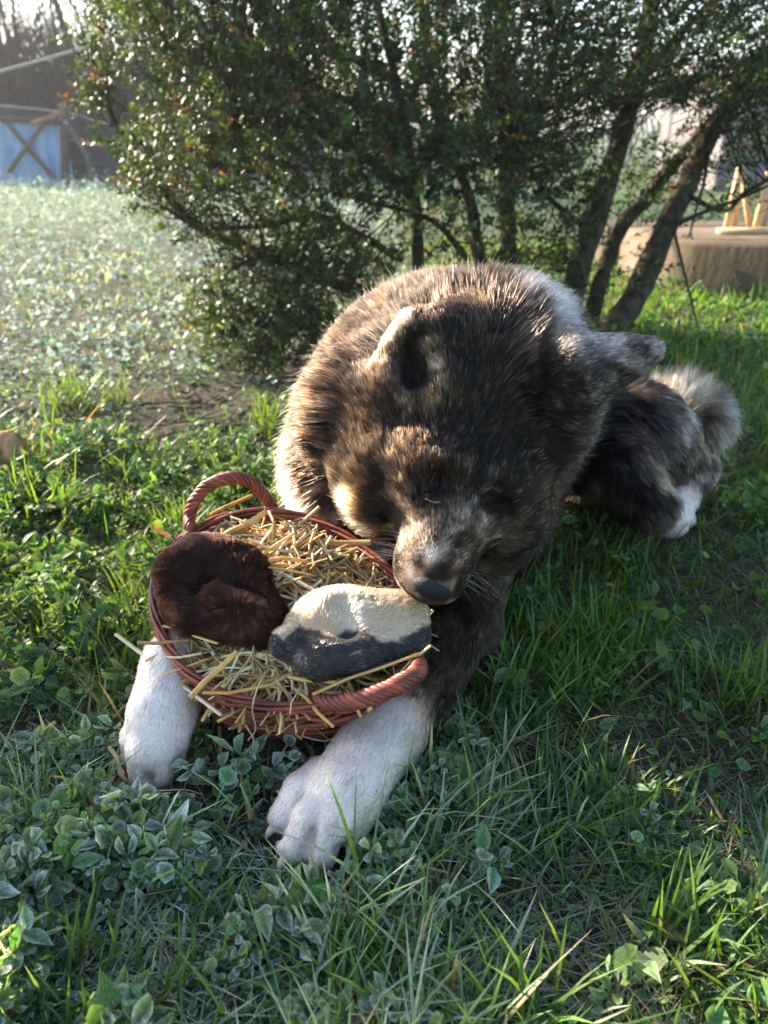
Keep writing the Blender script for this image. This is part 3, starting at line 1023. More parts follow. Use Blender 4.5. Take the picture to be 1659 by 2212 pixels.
# weavers: rods that pass in front of and behind the stakes
NW = 22
for j in range(NW):
    v = .03 + .95 * (j + .5) / NW
    ph = (j % 2) * np.pi
    t0 = rng.uniform(0, 6.28)
    wob = .035 * np.sin(tt * rng.integers(1, 4) + t0) + .02 * np.sin(tt * 5 + t0 * 2)
    vv = np.clip(v + wob * (1.0 if j > 1 else .4), .01, 1.0)
    dr = .0042 * np.cos(tt * NST / 2 + ph) + .0010 * np.sin(tt * 7 + t0)
    P = wall(tt, vv, dr)
    tube_obj('weaver', P, rng.uniform(.0021, .0030), M_wick[rng.integers(0, 3)], basket, 6, C=rng.uniform(.55, 1.35) * np.array([1, 1, 1]))
# long loose rods laid slantwise round the outside, as on the near wall
for j in range(12):
    a0 = rng.uniform(3.0, 6.0); ln = rng.uniform(1.3, 2.4)
    t = np.linspace(a0, a0 + ln, 60)
    v0, v1 = (rng.uniform(.05, .4), rng.uniform(.3, .8)) if j % 2 else (rng.uniform(.4, .85), rng.uniform(.05, .4))
    P = wall(t, np.linspace(v0, v1, 60), .0062 + .0022 * np.sin(np.linspace(0, 9, 60)) - .008 * np.maximum(0, np.abs(np.linspace(-1, 1, 60)) - .85) / .15)
    tube_obj('rod', P, rng.uniform(.0020, .0030), M_wick[rng.integers(0, 3)], basket, 6)
# base
s = Soup()
tb = np.linspace(0, 2 * np.pi, 48, endpoint=False)
ring = wall(tb, np.ones(48)); ctr = ring.mean(0)
s.add(np.concatenate([ring, [ctr]]), T=[(k, (k + 1) % 48, 48) for k in range(48)])
link('base', s.mesh('base', M_wick[1]), basket)
# the rim: three rods wound round each other
rimE = empty('rim', RC); rimE.parent = basket; rimE.matrix_parent_inverse = Matrix.Translation(-Vector(basket.location))
for k in range(4):
    a = tt * 4 + k * 2 * np.pi / 4
    P = wall(tt, np.full(len(tt), .0)) + .0034 * np.sin(a)[:, None] * ez
    rad_dir = norm(P - RC)
    P = P + .0034 * np.cos(a)[:, None] * rad_dir
    tube_obj('rim_rod', P, .0024, M_wick[k % 3], rimE, 6)


def rope(path, n, r_rope, r_rod, turns, k_rods, parent, name):
    hE = empty('handle', path[0]); hE.parent = parent; hE.matrix_parent_inverse = Matrix.Translation(-Vector(parent.location))
    P = spline(path, n)
    T = norm(np.gradient(P, axis=0))
    a = norm(np.cross(T[0], np.array([.3, .2, 1.0])))
    A = np.zeros_like(P)
    for i in range(n):
        a = norm(a - T[i] * np.dot(a, T[i])); A[i] = a
    Bv = np.cross(T, A)
    u = np.linspace(0, 1, n)
    thick = .55 + .45 * np.sin(np.pi * np.clip(u * 1.0, 0, 1)) ** .35
    for k in range(k_rods):
        ph = u * turns * 2 * np.pi + 2 * np.pi * k / k_rods
        R_ = r_rope * thick * (1 + .06 * np.sin(u * 23 + k * 2))
        Q = P + R_[:, None] * (np.cos(ph)[:, None] * A + np.sin(ph)[:, None] * Bv)
        tube_obj('handle_rod', Q, r_rod * rng.uniform(.88, 1.1), M_wick[(k + 1) % 3], hE, 6, C=rng.uniform(.55, 1.3) * np.array([1, 1, 1]))
    return hE


h1 = [on_rim(418, 1160, -.012), on_rim(412, 1140, .004), PY(409, 1118, .815), PY(422, 1078, .82), PY(455, 1046, .825), PY(505, 1032, .835), PY(548, 1046, .845), PY(575, 1078, .85), PY(592, 1102, .85), on_rim(604, 1118, -.008)]
rope(h1, 130, .0050, .0032, 5.5, 6, basket, 'handle')
h2 = [Pz(672, 1508, .088), Pz(715, 1518, .098), Pz(765, 1514, .108), Pz(818, 1498, .117), Pz(862, 1478, .123), Pz(896, 1458, .126), Pz(905, 1440, .124), Pz(893, 1424, .114), on_rim(884, 1416, -.012)]
rope(h2, 130, .0056, .0036, 5.0, 6, basket, 'handle')

# ------------------------------------------------------------------ straw
M_straw = mat_leaf('straw', rough=.42, trans=.22, spec=.45, nscale=160, tgain=(1.2, 1.0, .6), namp=.22)
STC = np.array([(.66, .44, .15), (.58, .36, .11), (.50, .32, .13), (.72, .55, .27), (.40, .25, .10), (.78, .66, .42), (.56, .34, .08), (.46, .32, .17)])


def inside(u):
    """u: (n,2) polar-uniform coordinates -> bed positions under the rim"""
    t = u[:, 0] * 2 * np.pi
    q = np.sqrt(u[:, 1]) * .955
    r = rim_r(t) * q
    xy = RC + r[:, None] * (np.cos(t)[:, None] * ex + np.sin(t)[:, None] * ey)
    top = -.012 + .022 * (1 - q ** 2) + .020 * np.clip(np.sin(t), -.4, 1) * (1 - q ** 2)
    return xy, top, q


def straw_geo(P, d, Ln, w, bend, Cc, flat):
    """a hollow stalk: 5-sided, split ones flattened"""
    side = norm(np.cross(d, np.array([0, 0, 1.0])) + 1e-4)
    q = np.array([P - d * Ln / 2, P - d * Ln * .17 + bend * Ln * np.array([0, 0, .05]), P + d * Ln * .17 + bend * Ln * (np.array([0, 0, .05]) + side * .05), P + d * Ln / 2])
    return tube_geo(q, np.array([w, w * 1.02, w, w * .9]), 5, False, flat)


sp = Soup()
u = rng.random((2300, 2))
xy, top, q = inside(u)
for i in range(2300):
    a = rng.uniform(0, np.pi)
    d = np.array([np.cos(a), np.sin(a), .27 * np.sin(a) + rng.normal(0, .22)]); d = d / np.linalg.norm(d)
    Ln = float(np.clip(rng.lognormal(-3.12, .48), .018, .10)) * (1 - .35 * q[i])
    depth = rng.uniform(0, 1) ** 1.6 * .034
    P = xy[i] + ez * (top[i] - depth)
    w = rng.uniform(.0006, .0023)
    V_, T_, Q_ = straw_geo(P, d, Ln, w, rng.normal(0, 1), None, rng.choice([.25, .5, 1.0]))
    c = STC[rng.integers(0, len(STC))] * rng.uniform(.85, 1.3)
    c5 = np.tile(c, (len(V_), 1)); c5[:5] *= rng.uniform(.7, 1.1); c5[-5:] *= rng.uniform(.75, 1.15)
    sp.add(V_, None, Q_, np.clip(c5, 0, .85))
bed = link('straw_bedding', sp.mesh('straw_bedding', M_straw))
tag(bed, 'tangled bed of chopped golden straw filling the wicker basket', 'straw', kind='stuff')

straw_meshes = []
for k in range(14):
    s = Soup()
    Ln = rng.uniform(.05, .075)
    V_, T_, Q_ = straw_geo(np.zeros(3), np.array([1.0, 0, 0]), Ln, rng.uniform(.0015, .0025), rng.normal(0, .8), None, rng.choice([.45, .8, 1.0]))
    c = STC[k % len(STC)] * rng.uniform(.9, 1.15)
    c5 = np.tile(c, (len(V_), 1)); c5[:5] *= .8; c5[-5:] *= 1.1
    s.add(V_, None, Q_, np.clip(c5, 0, .85))
    straw_meshes.append((s.mesh('straw_stalk', M_straw), Ln))


def put_straw(P0, P1, label, group=None, k=None, thick=1.0):
    me, Ln = straw_meshes[rng.integers(0, 14) if k is None else k]
    o = bpy.data.objects.new('straw_stalk', me); COL.objects.link(o)
    P0 = Vector(P0); P1 = Vector(P1)
    d = P1 - P0
    o.location = (P0 + P1) / 2
    o.rotation_mode = 'QUATERNION'
    o.rotation_quaternion = d.to_track_quat('X', 'Z')
    o.scale = (d.length / Ln, thick, thick)
    tag(o, label, 'straw', group)
    return o


GS = 'loose straw stalks on top of the bedding'
u = rng.random((150, 2)); xy, top, q = inside(u)
for i in range(150):
    a = rng.uniform(0, np.pi)
    d = norm(np.array([np.cos(a), np.sin(a), .27 * np.sin(a) + rng.normal(0, .18)]))
    Ln = rng.uniform(.028, .075) * (1 - .4 * q[i] ** 2)
    P = xy[i] + ez * (top[i] + rng.uniform(.000, .007))
    kk = int(rng.integers(0, 14))
    put_straw(P - d * Ln / 2, P + d * Ln / 2, 'loose %s straw stalk lying on the bedding in the basket' % ('golden', 'ochre', 'brownish', 'pale yellow', 'brown', 'whitish', 'orange', 'dull tan')[kk % 8], GS, k=kk, thick=rng.uniform(.6, 1.15))
# stalks that stand out singly
R_ = lambda x, y, l=0.0: on_rim(x, y, l)
singles = [
    (R_(607, 1165, .005), R_(690, 1095, .030), 'golden straw stalk sticking up steeply beside the muzzle of the dog', 1.2),
    (R_(505, 1160, .005), R_(575, 1105, .028), 'broad orange straw stalk leaning on the back rim beside the far handle', 1.9),
    (R_(470, 1165, .010), R_(560, 1120, .030), 'broad split straw stalk leaning up behind the brown ear', 1.8),
    (R_(700, 1170, .016), R_(800, 1172, .022), 'frayed orange straw tuft end on the back rim below the muzzle', 1.9),
    (R_(410, 1508, .014), R_(512, 1408, .030), 'pale thick straw stalk slanting over the near left rim', 1.4),
    (R_(352, 1352, .012), R_(470, 1390, .020), 'long golden straw stalk across the near left of the bedding', 1.3),
    (R_(622, 1462, .016), R_(735, 1475, .018), 'pale yellow straw stalk below the black edge of the cream ear', 1.2),
    (R_(648, 1425, .018), R_(820, 1375, .012), 'brown straw stalk under the black edge of the cream ear', 1.1),
    (R_(676, 1500, .02), R_(905, 1412, .034), 'long thin brown straw stalk crossing the near right handle', .8),
    (R_(905, 1352, .010), R_(935, 1318, .022), 'short yellow straw stalk sticking out by the dark foreleg', 1.6),
    (R_(795, 1505, .012), R_(930, 1395, .040), 'thin straw stalk leaning past the near right handle tip', .8),
    (PY(334, 1135, .80), PY(368, 1160, .80), 'short orange straw stub standing out left of the brown ear', 1.6),
    (PY(455, 1112, .90), PY(545, 1070, .96), 'golden straw stalk seen through the far handle', 1.2),
    (W(205, 1745, .735), W(272, 1672, .765), 'yellow straw stalk slanting on the ground left of the far paw', 1.2),
    (Pz(235, 1612, .055), Pz(276, 1690, .02), 'pale straw stalk leaning against the left side of the far paw', 1.3),
    (Pz(384, 1755, .012), Pz(416, 1818, .012), 'short pale straw piece on the leaves between the two paws', 1.7),
    (Pz(474, 1570, .025), Pz(477, 1690, .012), 'brown straw stalk lying upright in view under the front of the basket', .9),
    (Pz(185, 1818, .016), Pz(300, 1850, .016), 'thin tan straw stalk on the leaves at the lower left', .7),
    (Pz(60, 1600, .02), Pz(120, 1560, .03), 'tan straw stalk in the grass at the left edge', .9),
    (R_(250, 1370, -.02), R_(478, 1545, -.012), 'long olive straw stalk poking out over the white far leg', 1.3),
    (PY(322, 1560, .60), PY(395, 1490, .62), 'bent golden straw stalk draped on the white far leg', 1.2),
    (PY(330, 1535, .605), PY(372, 1520, .61), 'short split straw stalk draped on the white far leg', 1.2),
    (PY(772, 1590, .575), PY(800, 1520, .575), 'tan straw stalk hanging over the white near leg below the handle', 1.7),
]
for a, b, lab, th_ in singles: put_straw(a, b, lab, None, None, th_)
for i in range(24):
    a = rng.uniform(3.35, 6.1)
    b0 = wall(np.array([a]), np.array([0.0]), -.020)[0] + ez * rng.uniform(.000, .010)
    b1_ = wall(np.array([a + rng.normal(0, .16)]), np.array([0.0]), rng.uniform(.004, .026))[0] + ez * rng.uniform(-.016, .014)
    put_straw(b0, b1_, 'short straw stalk poking out over the near rim of the basket', 'straw stalks spilling over the near rim', None, rng.uniform(.35, .9))
for i in range(16):
    c_ = Pz(rng.uniform(120, 700), rng.uniform(1540, 1900), .014); a = rng.uniform(0, 3.14); Ln = rng.uniform(.012, .05)
    d_ = np.array([np.cos(a), np.sin(a), rng.normal(0, .12)]) * Ln
    put_straw(c_ - d_, c_ + d_, 'thin straw stalk dropped on the ground in front of the basket', 'straw stalks dropped around the paws', None, rng.uniform(.4, .9))
# thin curled stems hanging off the basket
for pts, lab in (
    ([R_(585, 1440, .01), PY(560, 1478, .57), PY(545, 1530, .555), PY(552, 1575, .56), PY(535, 1600, .56)], 'thin curled stem hanging down the near wall of the basket'),
    ([PY(530, 1565, .565), PY(548, 1600, .56), PY(540, 1640, .56)], 'short curled stem dangling below the basket'),
    ([PY(500, 1475, .575), PY(540, 1420, .60), PY(548, 1395, .61)], 'twisted dry leaf ribbon on the near left rim'),
    ([Pz(272, 1700, .02), Pz(330, 1708, .028), Pz(400, 1706, .022), Pz(435, 1716, .015)], 'long thin brown stem across the tip of the far paw'),
    ([PY(650, 1590, .57), PY(700, 1600, .57), PY(735, 1588, .57)], 'curled dry stem on the white near leg'),
):
    o = tube_obj('curled_straw', spline(pts, 24), np.linspace(.0011, .0007, 24), M_straw, None, 5, C=(.50, .36, .20), flat=.6)
    tag(o, lab, 'straw')

# ------------------------------------------------------------------ the two dried ears
def furry(name, b, lo, hi, flow, colour, length, lift, dens, label, parts=None, clump=.5, h=.0028):
    f, l0_ = b.grid(lo, hi, h, .03)
    V, Q = surface_nets(f, l0_, h)
    V = relax(V, Q, 1, .5)
    Nv = vert_normals(V, Q)
    e = empty(name, (V[:, 0].mean(), V[:, 1].mean(), V[:, 2].min()))
    tag(e, label, 'dog chew')
    link('hide', mesh_np('hide', V, Q, M_skin, {'col': colour(V) * .7}), e)
    d = np.full(len(Q), dens)
    P, Nn = scatter_on(V, Q, Nv, d, rng)
    Lh = length(P) * rng.uniform(.6, 1.15, len(P))
    tid = tuft_ids(P, .0034)
    S = grow(P, Nn, flow(P), Lh, np.full((len(P), 1), lift), 5, rng, amp=.75, clump=clump, gravity=.25, ca=45, cb=160, tid=tid)
    c = colour(P) * rng.lognormal(0, .25, (len(P), 1))
    tb = np.clip(rng.lognormal(0, .5, (tid.max() + 1, 1)), .3, 2.6)[tid]
    br = smooth(.12, .4, c.mean(1))[:, None]
    c = c * (tb * (1 - br) + br * (1 + .22 * (tb - 1)).clip(.62, 1.2))
    cc = np.clip(c[:, None, :] * np.array([.75, .9, 1, 1.1, 1.2])[None, :, None], .004, .9)
    link('fur', curves_np('fur', S, np.array([1, .95, .85, .7, .3])[None, :] * .00036, cc, M_coat), e)
    return e, V


b1 = Body()
b1M = np.array([norm(W(560, 1180, .8) - W(400, 1300, .8)), norm(W(400, 1180, .77) - W(470, 1330, .74)), [0, 0, 0]])
b1M[1] = norm(b1M[1] - b1M[0] * (b1M[0] @ b1M[1])); b1M[2] = np.cross(b1M[0], b1M[1])
C1 = PY(440, 1248, .700)
b1.ell(PY(428, 1252, .702), (.048, .050, .024), b1M, k=.02)
b1.ell(PY(500, 1262, .700), (.044, .041, .020), b1M, k=.020)
b1.cone(PY(385, 1235, .69), PY(395, 1310, .665), .024, .020, k=.02)
b1.ell(PY(468, 1258, .700), (.034, .036, .020), b1M, k=.03)
b1.cone(PY(520, 1270, .69), PY(585, 1325, .66), .026, .015, k=.016)
b1.cone(PY(420, 1335, .645), PY(560, 1355, .64), .017, .017, k=.02)
b1.cone(PY(470, 1290, .655), PY(545, 1318, .640), .012, .010, k=.015)
hb0 = [b1.hit(*q_) for q_ in ((455, 1225), (478, 1275), (505, 1308))]
hb0[0] = hb0[0] - FV * .012; hb0[1] = hb0[1] - FV * .006
hb1 = [b1.hit(*q_) for q_ in ((498, 1316), (528, 1334), (540, 1318), (541, 1332), (470, 1230), (500, 1290))]
b1.cone(hb1[0], hb1[1], .0035, .0030, k=.005); b1.prims[-1]['op'] = 'sub'
b1.cone(hb1[2], hb1[3], .0050, .0045, k=.004); b1.prims[-1]['op'] = 'sub'
fold1 = b1.hit(528, 1325)


def col1(p):
    n = fbm(p, 60, 51, 2)[:, None]
    c = np.array([.0085, .0034, .0020]) * (1 - n) + np.array([.026, .0085, .0040]) * n
    d = np.linalg.norm(p - fold1, axis=1)[:, None]
    return c + np.exp(-(d / .035) ** 2) * np.array([.018, .007, .004])


furry('brown_ear', b1, C1 - .12, C1 + .13, lambda p: norm(p - fold1) * smooth(.004, .022, np.linalg.norm(p - fold1, axis=1))[:, None] + np.array([.35, -.1, -.25]) * (1 - smooth(.004, .022, np.linalg.norm(p - fold1, axis=1)))[:, None], col1, lambda p: np.full(len(p), .013), .22, 2.0e6,
      'dark brown furry dried animal ear curled on the left side of the straw', clump=.55)

b2 = Body()
C2 = PY(750, 1365, .625)
b2M = np.array([norm(np.array([1, .08, .02])), norm(np.array([-.06, .75, .62])), [0, 0, 0]])
b2M[2] = np.cross(b2M[0], b2M[1])
b2.ell(PY(755, 1362, .632), (.067, .038, .021), b2M, k=.02)
b2.ell(PY(735, 1325, .648), (.040, .027, .018), b2M, k=.02)
b2.ell(PY(850, 1340, .645), (.028, .028, .018), b2M, k=.02)
b2.cone(PY(612, 1392, .608), PY(690, 1428, .592), .014, .015, k=.018)
b2.cone(PY(690, 1428, .592), PY(770, 1415, .598), .015, .015, k=.018)
b2.cone(PY(770, 1412, .598), PY(895, 1388, .625), .014, .008, k=.018)
b2.cone(PY(880, 1330, .65), PY(893, 1365, .635), .018, .014, k=.018)
hb2 = [b2.hit(*q_) for q_ in ((655, 1388), (700, 1412), (715, 1412), (785, 1392), (735, 1300), (752, 1365))]
b2.cone(hb2[0], hb2[1], .0050, .0040, k=.006); b2.prims[-1]['op'] = 'sub'
b2.cone(hb2[2], hb2[3], .0045, .0035, k=.006); b2.prims[-1]['op'] = 'sub'
b2.cone(hb2[4], hb2[5], .0050, .0040, k=.016); b2.prims[-1]['op'] = 'sub'
fold2 = b2.hit(705, 1408)
edge_px = [(560, 1392), (610, 1383), (645, 1352), (690, 1362), (718, 1378), (745, 1362), (790, 1360), (815, 1380), (855, 1385), (890, 1362), (930, 1352)]
edge3 = np.array([b2.hit(*q_) for q_ in edge_px])


def col2(p):
    n = fbm(p, 55, 53, 2)[:, None]; n2 = fbm(p, 130, 54, 2)[:, None]
    wht = np.array([.52, .38, .24]) * (1 - n) + np.array([.66, .55, .41]) * n
    tan_ = smooth(.45, .62, fbm(p, 30, 55, 2))[:, None] * .55
    wht = wht * (1 - tan_) + tan_ * np.array([.52, .33, .18])
    blk = np.array([.018, .018, .019]) * (1 - n2) + np.array([.075, .070, .070]) * n2
    # black below the jagged line from one end of the ear to the other
    k = np.interp(p[:, 0], edge3[:, 0], edge3 @ b2M[1])
    s = p @ b2M[1] - k + .006 * (vnoise(p, 240, 57) - .5)
    a = smooth(-.0022, .0022, s)[:, None]
    return blk * (1 - a) + wht * a


furry('cream_ear', b2, C2 - .12, C2 + .12, lambda p: norm(p - fold2) * smooth(.004, .022, np.linalg.norm(p - fold2, axis=1))[:, None] + np.array([.3, .1, .1]) * (1 - smooth(.004, .022, np.linalg.norm(p - fold2, axis=1)))[:, None], col2,
      lambda p: .0055 + .0035 * (col2(p)[:, 0] > .2), .24, 1.3e6, 'cream and black furry dried animal ear lying at the right of the basket', clump=.5)
# ------------------------------------------------------------------ grass and ground cover
M_grass = mat_leaf('grass_blade', rough=.45, trans=.46, spec=.4, nscale=300, tgain=(1.9, 1.6, .5), namp=.25)
M_cover = mat_leaf('weed_leaf', rough=.6, trans=.38, spec=.3, nscale=420, tgain=(1.6, 1.5, .6), namp=.40)
M_field = mat_leaf('frosted_weed_leaf', rough=.6, trans=.25, spec=.3, nscale=300, tgain=(1.1, 1.2, 1.0), namp=.25)
FROST = np.array([.64, .73, .72])


def polar(n, r0, r1, half=42, back=.42):
    r = np.exp(rng.uniform(np.log(r0 + back), np.log(r1 + back), n))
    a = np.radians(rng.uniform(-half, half, n))
    x, y = r * np.sin(a), r * np.cos(a) - back
    return x, y, np.maximum(r - back, .2)


def free(x, y, m=.004):
    """not under the dog or the basket"""
    P = np.stack([x, y, np.full(len(x), .02)], 1)
    ok = np.ones(len(x), bool)
    nb_ = (np.abs(x - .18) < .65) & (y < 1.6) & (y > .38)
    if nb_.any():
        d = dog.eval(P[nb_]); ok[nb_] = d > m
    for (tp_, _, _) in claws:
        ok &= ~((np.abs(x - tp_[0] - .004) < .020) & (y < tp_[1] + .01) & (y > tp_[1] - .040) & (rng.random(len(x)) < .85))
    d2 = np.hypot(x - RC[0], (y - RC[1] + .03))
    return ok & (d2 > .088)


bare = [(Pz(460, 872), .30, 1.05), (Pz(330, 905), .15, .8), (Pz(640, 800), .30, 1.05), (Pz(540, 900), .2, 1.0), (Pz(40, 690), .25, .6), (Pz(1500, 1240), .10, .45), (Pz(1450, 1720), .14, .85), (Pz(1560, 1850), .10, .9), (Pz(1130, 1930), .09, .8), (Pz(1330, 1560), .07, .7), (Pz(900, 1960), .05, .8), (Pz(1320, 2060), .06, .8), (Pz(560, 1700), .08, .85), (Pz(1560, 1350), .09, .7), (Pz(140, 1560), .05, .5), (Pz(1230, 1250), .10, .5), (Pz(960, 2120), .05, .4), (Pz(1400, 820), .3, .6)]


def bareness(x, y):
    b = np.zeros(len(x))
    wob = .5 + fbm(p2(x, y), 14, 81, 2)
    for c, r, s in bare:
        b = np.maximum(b, s * np.exp(-(((x - c[0]) ** 2 + (y - c[1]) ** 2) / (r * wob) ** 2) ** 2))
    return b


def frost_at(x, y):
    f = .10 + .88 * smooth(1.4, 2.4, y) * smooth(.5, -.3, x) + .45 * smooth(.74, .52, y)
    f = f * (.45 + 1.1 * fbm(p2(x, y), 7, 83, 2))
    f = f * (1 - .35 * np.exp(-(((x + .45) / .30) ** 2 + ((y - 1.05) / .30) ** 2)))
    f = f * (1 - .55 * smooth(.0, .25, x)) * np.where((x > .15) & (y > .75), .4, 1)
    return np.clip(f, 0, 1)


def blades(x, y, Hh, Wd, C, Ft, lean, name, mat, droop=None, zoff=0.0):
    n = len(x)
    z = ground_h(x, y) - .003 + zoff
    az = rng.uniform(0, 2 * np.pi, n)
    d = np.stack([np.cos(az), np.sin(az), np.zeros(n)], 1)
    s = np.stack([-np.sin(az), np.cos(az), np.zeros(n)], 1)
    tw = rng.normal(0, .5, n)
    s = norm(s + d * tw[:, None])
    B = np.stack([x, y, z], 1)
    dr = rng.uniform(.0, .55, n) if droop is None else droop
    ts = np.array([0, .35, .70, 1.0]); ws = np.array([.75, 1.0, .75, .05])
    V = np.zeros((n, 8, 3)); Cc = np.zeros((n, 8, 3))
    for k in range(4):
        t = ts[k]
        c = B + d * (Hh * lean * t + Hh * dr * t * t)[:, None]
        c[:, 2] += Hh * (t - .45 * dr * t * t * (1 + lean * .4)) * np.cos(np.clip(lean, 0, 1.2))
        c[:, 2] = np.maximum(c[:, 2], z + .002 * k)
        w = (Wd * ws[k] / 2)[:, None] * s
        V[:, 2 * k] = c - w; V[:, 2 * k + 1] = c + w
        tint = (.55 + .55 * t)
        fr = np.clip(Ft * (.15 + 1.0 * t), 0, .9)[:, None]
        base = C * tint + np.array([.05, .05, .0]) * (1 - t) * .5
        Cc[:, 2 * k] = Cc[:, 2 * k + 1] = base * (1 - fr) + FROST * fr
    # frost rims along one edge
    Cc[:, 1::2] = Cc[:, 1::2] * (1 - .45 * Ft[:, None, None]) + FROST * .45 * Ft[:, None, None]
    o = np.arange(n)[:, None] * 8
    Q = np.concatenate([o + np.array([[2 * k, 2 * k + 1, 2 * k + 3, 2 * k + 2]]) for k in range(3)])
    return mesh_np(name, V.reshape(-1, 3), Q, mat, {'col': np.clip(Cc.reshape(-1, 3), 0, .8)})


def grass_pick(x, y):
    g = fbm(p2(x, y), 6, 91, 2)
    right = smooth(-.05, .22, x - .05)
    near = smooth(.75, .55, y)
    p = .10 + .75 * right + .55 * smooth(.50, .68, g) + .12 * near
    p = p * (1 - .85 * bareness(x, y)) * (1 - .65 * smooth(1.4, 2.0, y) * smooth(.2, -.2, x))
    return p


x, y, r = polar(112000, .22, 4.5)
k = (rng.random(len(x)) < np.clip(grass_pick(x, y), .02, 1)) & free(x, y)
x, y, r = x[k], y[k], r[k]
n = len(x)
lush = fbm(p2(x, y), 5, 92, 2)
Hh = .86 * rng.lognormal(-3.35, .42, n) * (.65 + .9 * smooth(.4, .7, lush)) * (1 + .12 * r)
Hh = np.clip(Hh, .012, .13)
Wd = rng.uniform(.0016, .0042, n) * (1 + .22 * np.maximum(r - .8, 0))
C = np.array([.058, .160, .014]) * rng.lognormal(0, .28, (n, 1)) * np.stack([rng.uniform(.8, 1.5, n), np.ones(n), rng.uniform(.7, 1.3, n)], 1)
dry = rng.random(n) < .10
C[dry] = np.array([.30, .22, .11]) * rng.uniform(.5, 1.2, (dry.sum(), 1))
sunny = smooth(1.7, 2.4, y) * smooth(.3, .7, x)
C = C * (1 + .8 * sunny[:, None])  # sunlight put into the blade colour at the right rear
Ft = frost_at(x, y) * rng.uniform(.1, .95, n)
Ft[rng.random(n) < .35] *= .15
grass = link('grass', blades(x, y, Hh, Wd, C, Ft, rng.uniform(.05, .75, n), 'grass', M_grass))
tag(grass, 'green lawn grass with frosted and dry blades round the dog', 'grass', kind='stuff')

# tangle of creeping stems and dry litter close to the soil
x, y, r = polar(16000, .22, 2.2)
k = free(x, y) & (rng.random(len(x)) < .75)
x, y, r = x[k], y[k], r[k]; n = len(x)
C = np.where((rng.random(n) < .5)[:, None], np.array([.20, .145, .08]), np.array([.10, .12, .05])) * rng.uniform(.5, 1.3, (n, 1))
litter = link('plant_litter', blades(x, y, rng.uniform(.02, .07, n), rng.uniform(.0010, .0018, n), C, frost_at(x, y) * .5, rng.uniform(.9, 1.5, n), 'plant_litter', M_grass, droop=rng.uniform(.2, .9, n), zoff=.004))
tag(litter, 'dry stems and creeping runners lying on the bare soil', 'litter', kind='stuff')


def leaf_template(kind):
    """verts (m,3) in a unit leaf, petiole at the origin, tip at +X; rings: 0 centre .. 1 edge"""
    if kind == 'hex':
        a = np.linspace(0, 2 * np.pi, 6, endpoint=False)
        V = [(.5, 0, .0)] + [(.5 + .5 * np.cos(q), .40 * np.sin(q), .10 + .05 * np.cos(2 * q)) for q in a]
        T = [(0, 1 + i, 1 + (i + 1) % 6) for i in range(6)]
        return np.array(V), np.array(T), None, np.array([0.] + [1.] * 6)
    if kind == 'lance':
        xs = np.array([0, .12, .32, .55, .78, 1.0]); ws = np.array([.03, .17, .26, .24, .13, .0])
        V, ring = [], []
        for x_, w_ in zip(xs, ws):
            V += [(x_, 0, -.02 - .12 * (x_ - .4) ** 2), (x_, w_, .08 * w_ / .26 - .12 * (x_ - .4) ** 2), (x_, -w_, .08 * w_ / .26 - .12 * (x_ - .4) ** 2)]
            ring += [.12, 1., 1.]
        Q = []
        for i in range(5):
            Q += [(3 * i, 3 * i + 3, 3 * i + 4, 3 * i + 1), (3 * i + 3, 3 * i, 3 * i + 2, 3 * i + 5)]
        return np.array(V), np.array([[0, 1, 2]]), np.array(Q), np.array(ring)
    if kind == 'clover':
        V, T, ring = [], [], []
        for k_ in range(3):
            b_ = 2 * np.pi * k_ / 3; c_, s_ = np.cos(b_), np.sin(b_)
            o_ = len(V)
            for (x_, y_, z_, r_) in ((.02, 0, 0, .1), (.26, .16, .05, 1), (.46, .20, .08, 1), (.52, .0, .02, 1), (.46, -.20, .08, 1), (.26, -.16, .05, 1), (.30, 0, -.015, .05)):
                V.append((x_ * c_ - y_ * s_, x_ * s_ + y_ * c_, z_)); ring.append(r_)
            for i in range(6): T.append((o_ + 6, o_ + i, o_ + (i + 1) % 6))
        return np.array(V), np.array(T), None, np.array(ring)
    nb_ = 12
    a = np.linspace(0, 2 * np.pi, nb_, endpoint=False)
    V = [(.46, 0, .0)]
    for ring, f in ((1, .55), (2, 1.0)):
        for i, q in enumerate(a):
            cr = 1 + (.055 if i % 2 == 0 else -.055) * (ring == 2)
            # heart-shaped base, blunt tip
            rr0 = .5 * (1 - .18 * np.exp(-((abs(q) - np.pi) / .5) ** 2))
            rx, ry = rr0 * f * cr, .45 * f * cr
            V.append((.46 + rx * np.cos(q) * 1.08, ry * np.sin(q), .055 * f * f + .035 * f * abs(np.sin(q)) + .016 * ((i % 2) * 2 - 1) * (ring == 2) - .03 * f * (np.cos(q) > .9)))
    T = [(0, 1 + i, 1 + (i + 1) % nb_) for i in range(nb_)]
    Q = [(1 + i, 1 + nb_ + i, 1 + nb_ + (i + 1) % nb_, 1 + (i + 1) % nb_) for i in range(nb_)]
    return np.array(V), np.array(T), np.array(Q), np.array([0.] + [.5] * nb_ + [1.] * nb_)


def rots(az, tilt, roll):
    ca, sa, ct, st, cr, sr = np.cos(az), np.sin(az), np.cos(tilt), np.sin(tilt), np.cos(roll), np.sin(roll)
    X = np.stack([ca * ct, sa * ct, st], 1)
    Yv = np.stack([-sa, ca, np.zeros_like(az)], 1)
    Z = np.cross(X, Yv)
    Y2 = Yv * cr[:, None] + Z * sr[:, None]
    Z2 = Z * cr[:, None] - Yv * sr[:, None]
    return np.stack([X, Y2, Z2], 2)          # columns


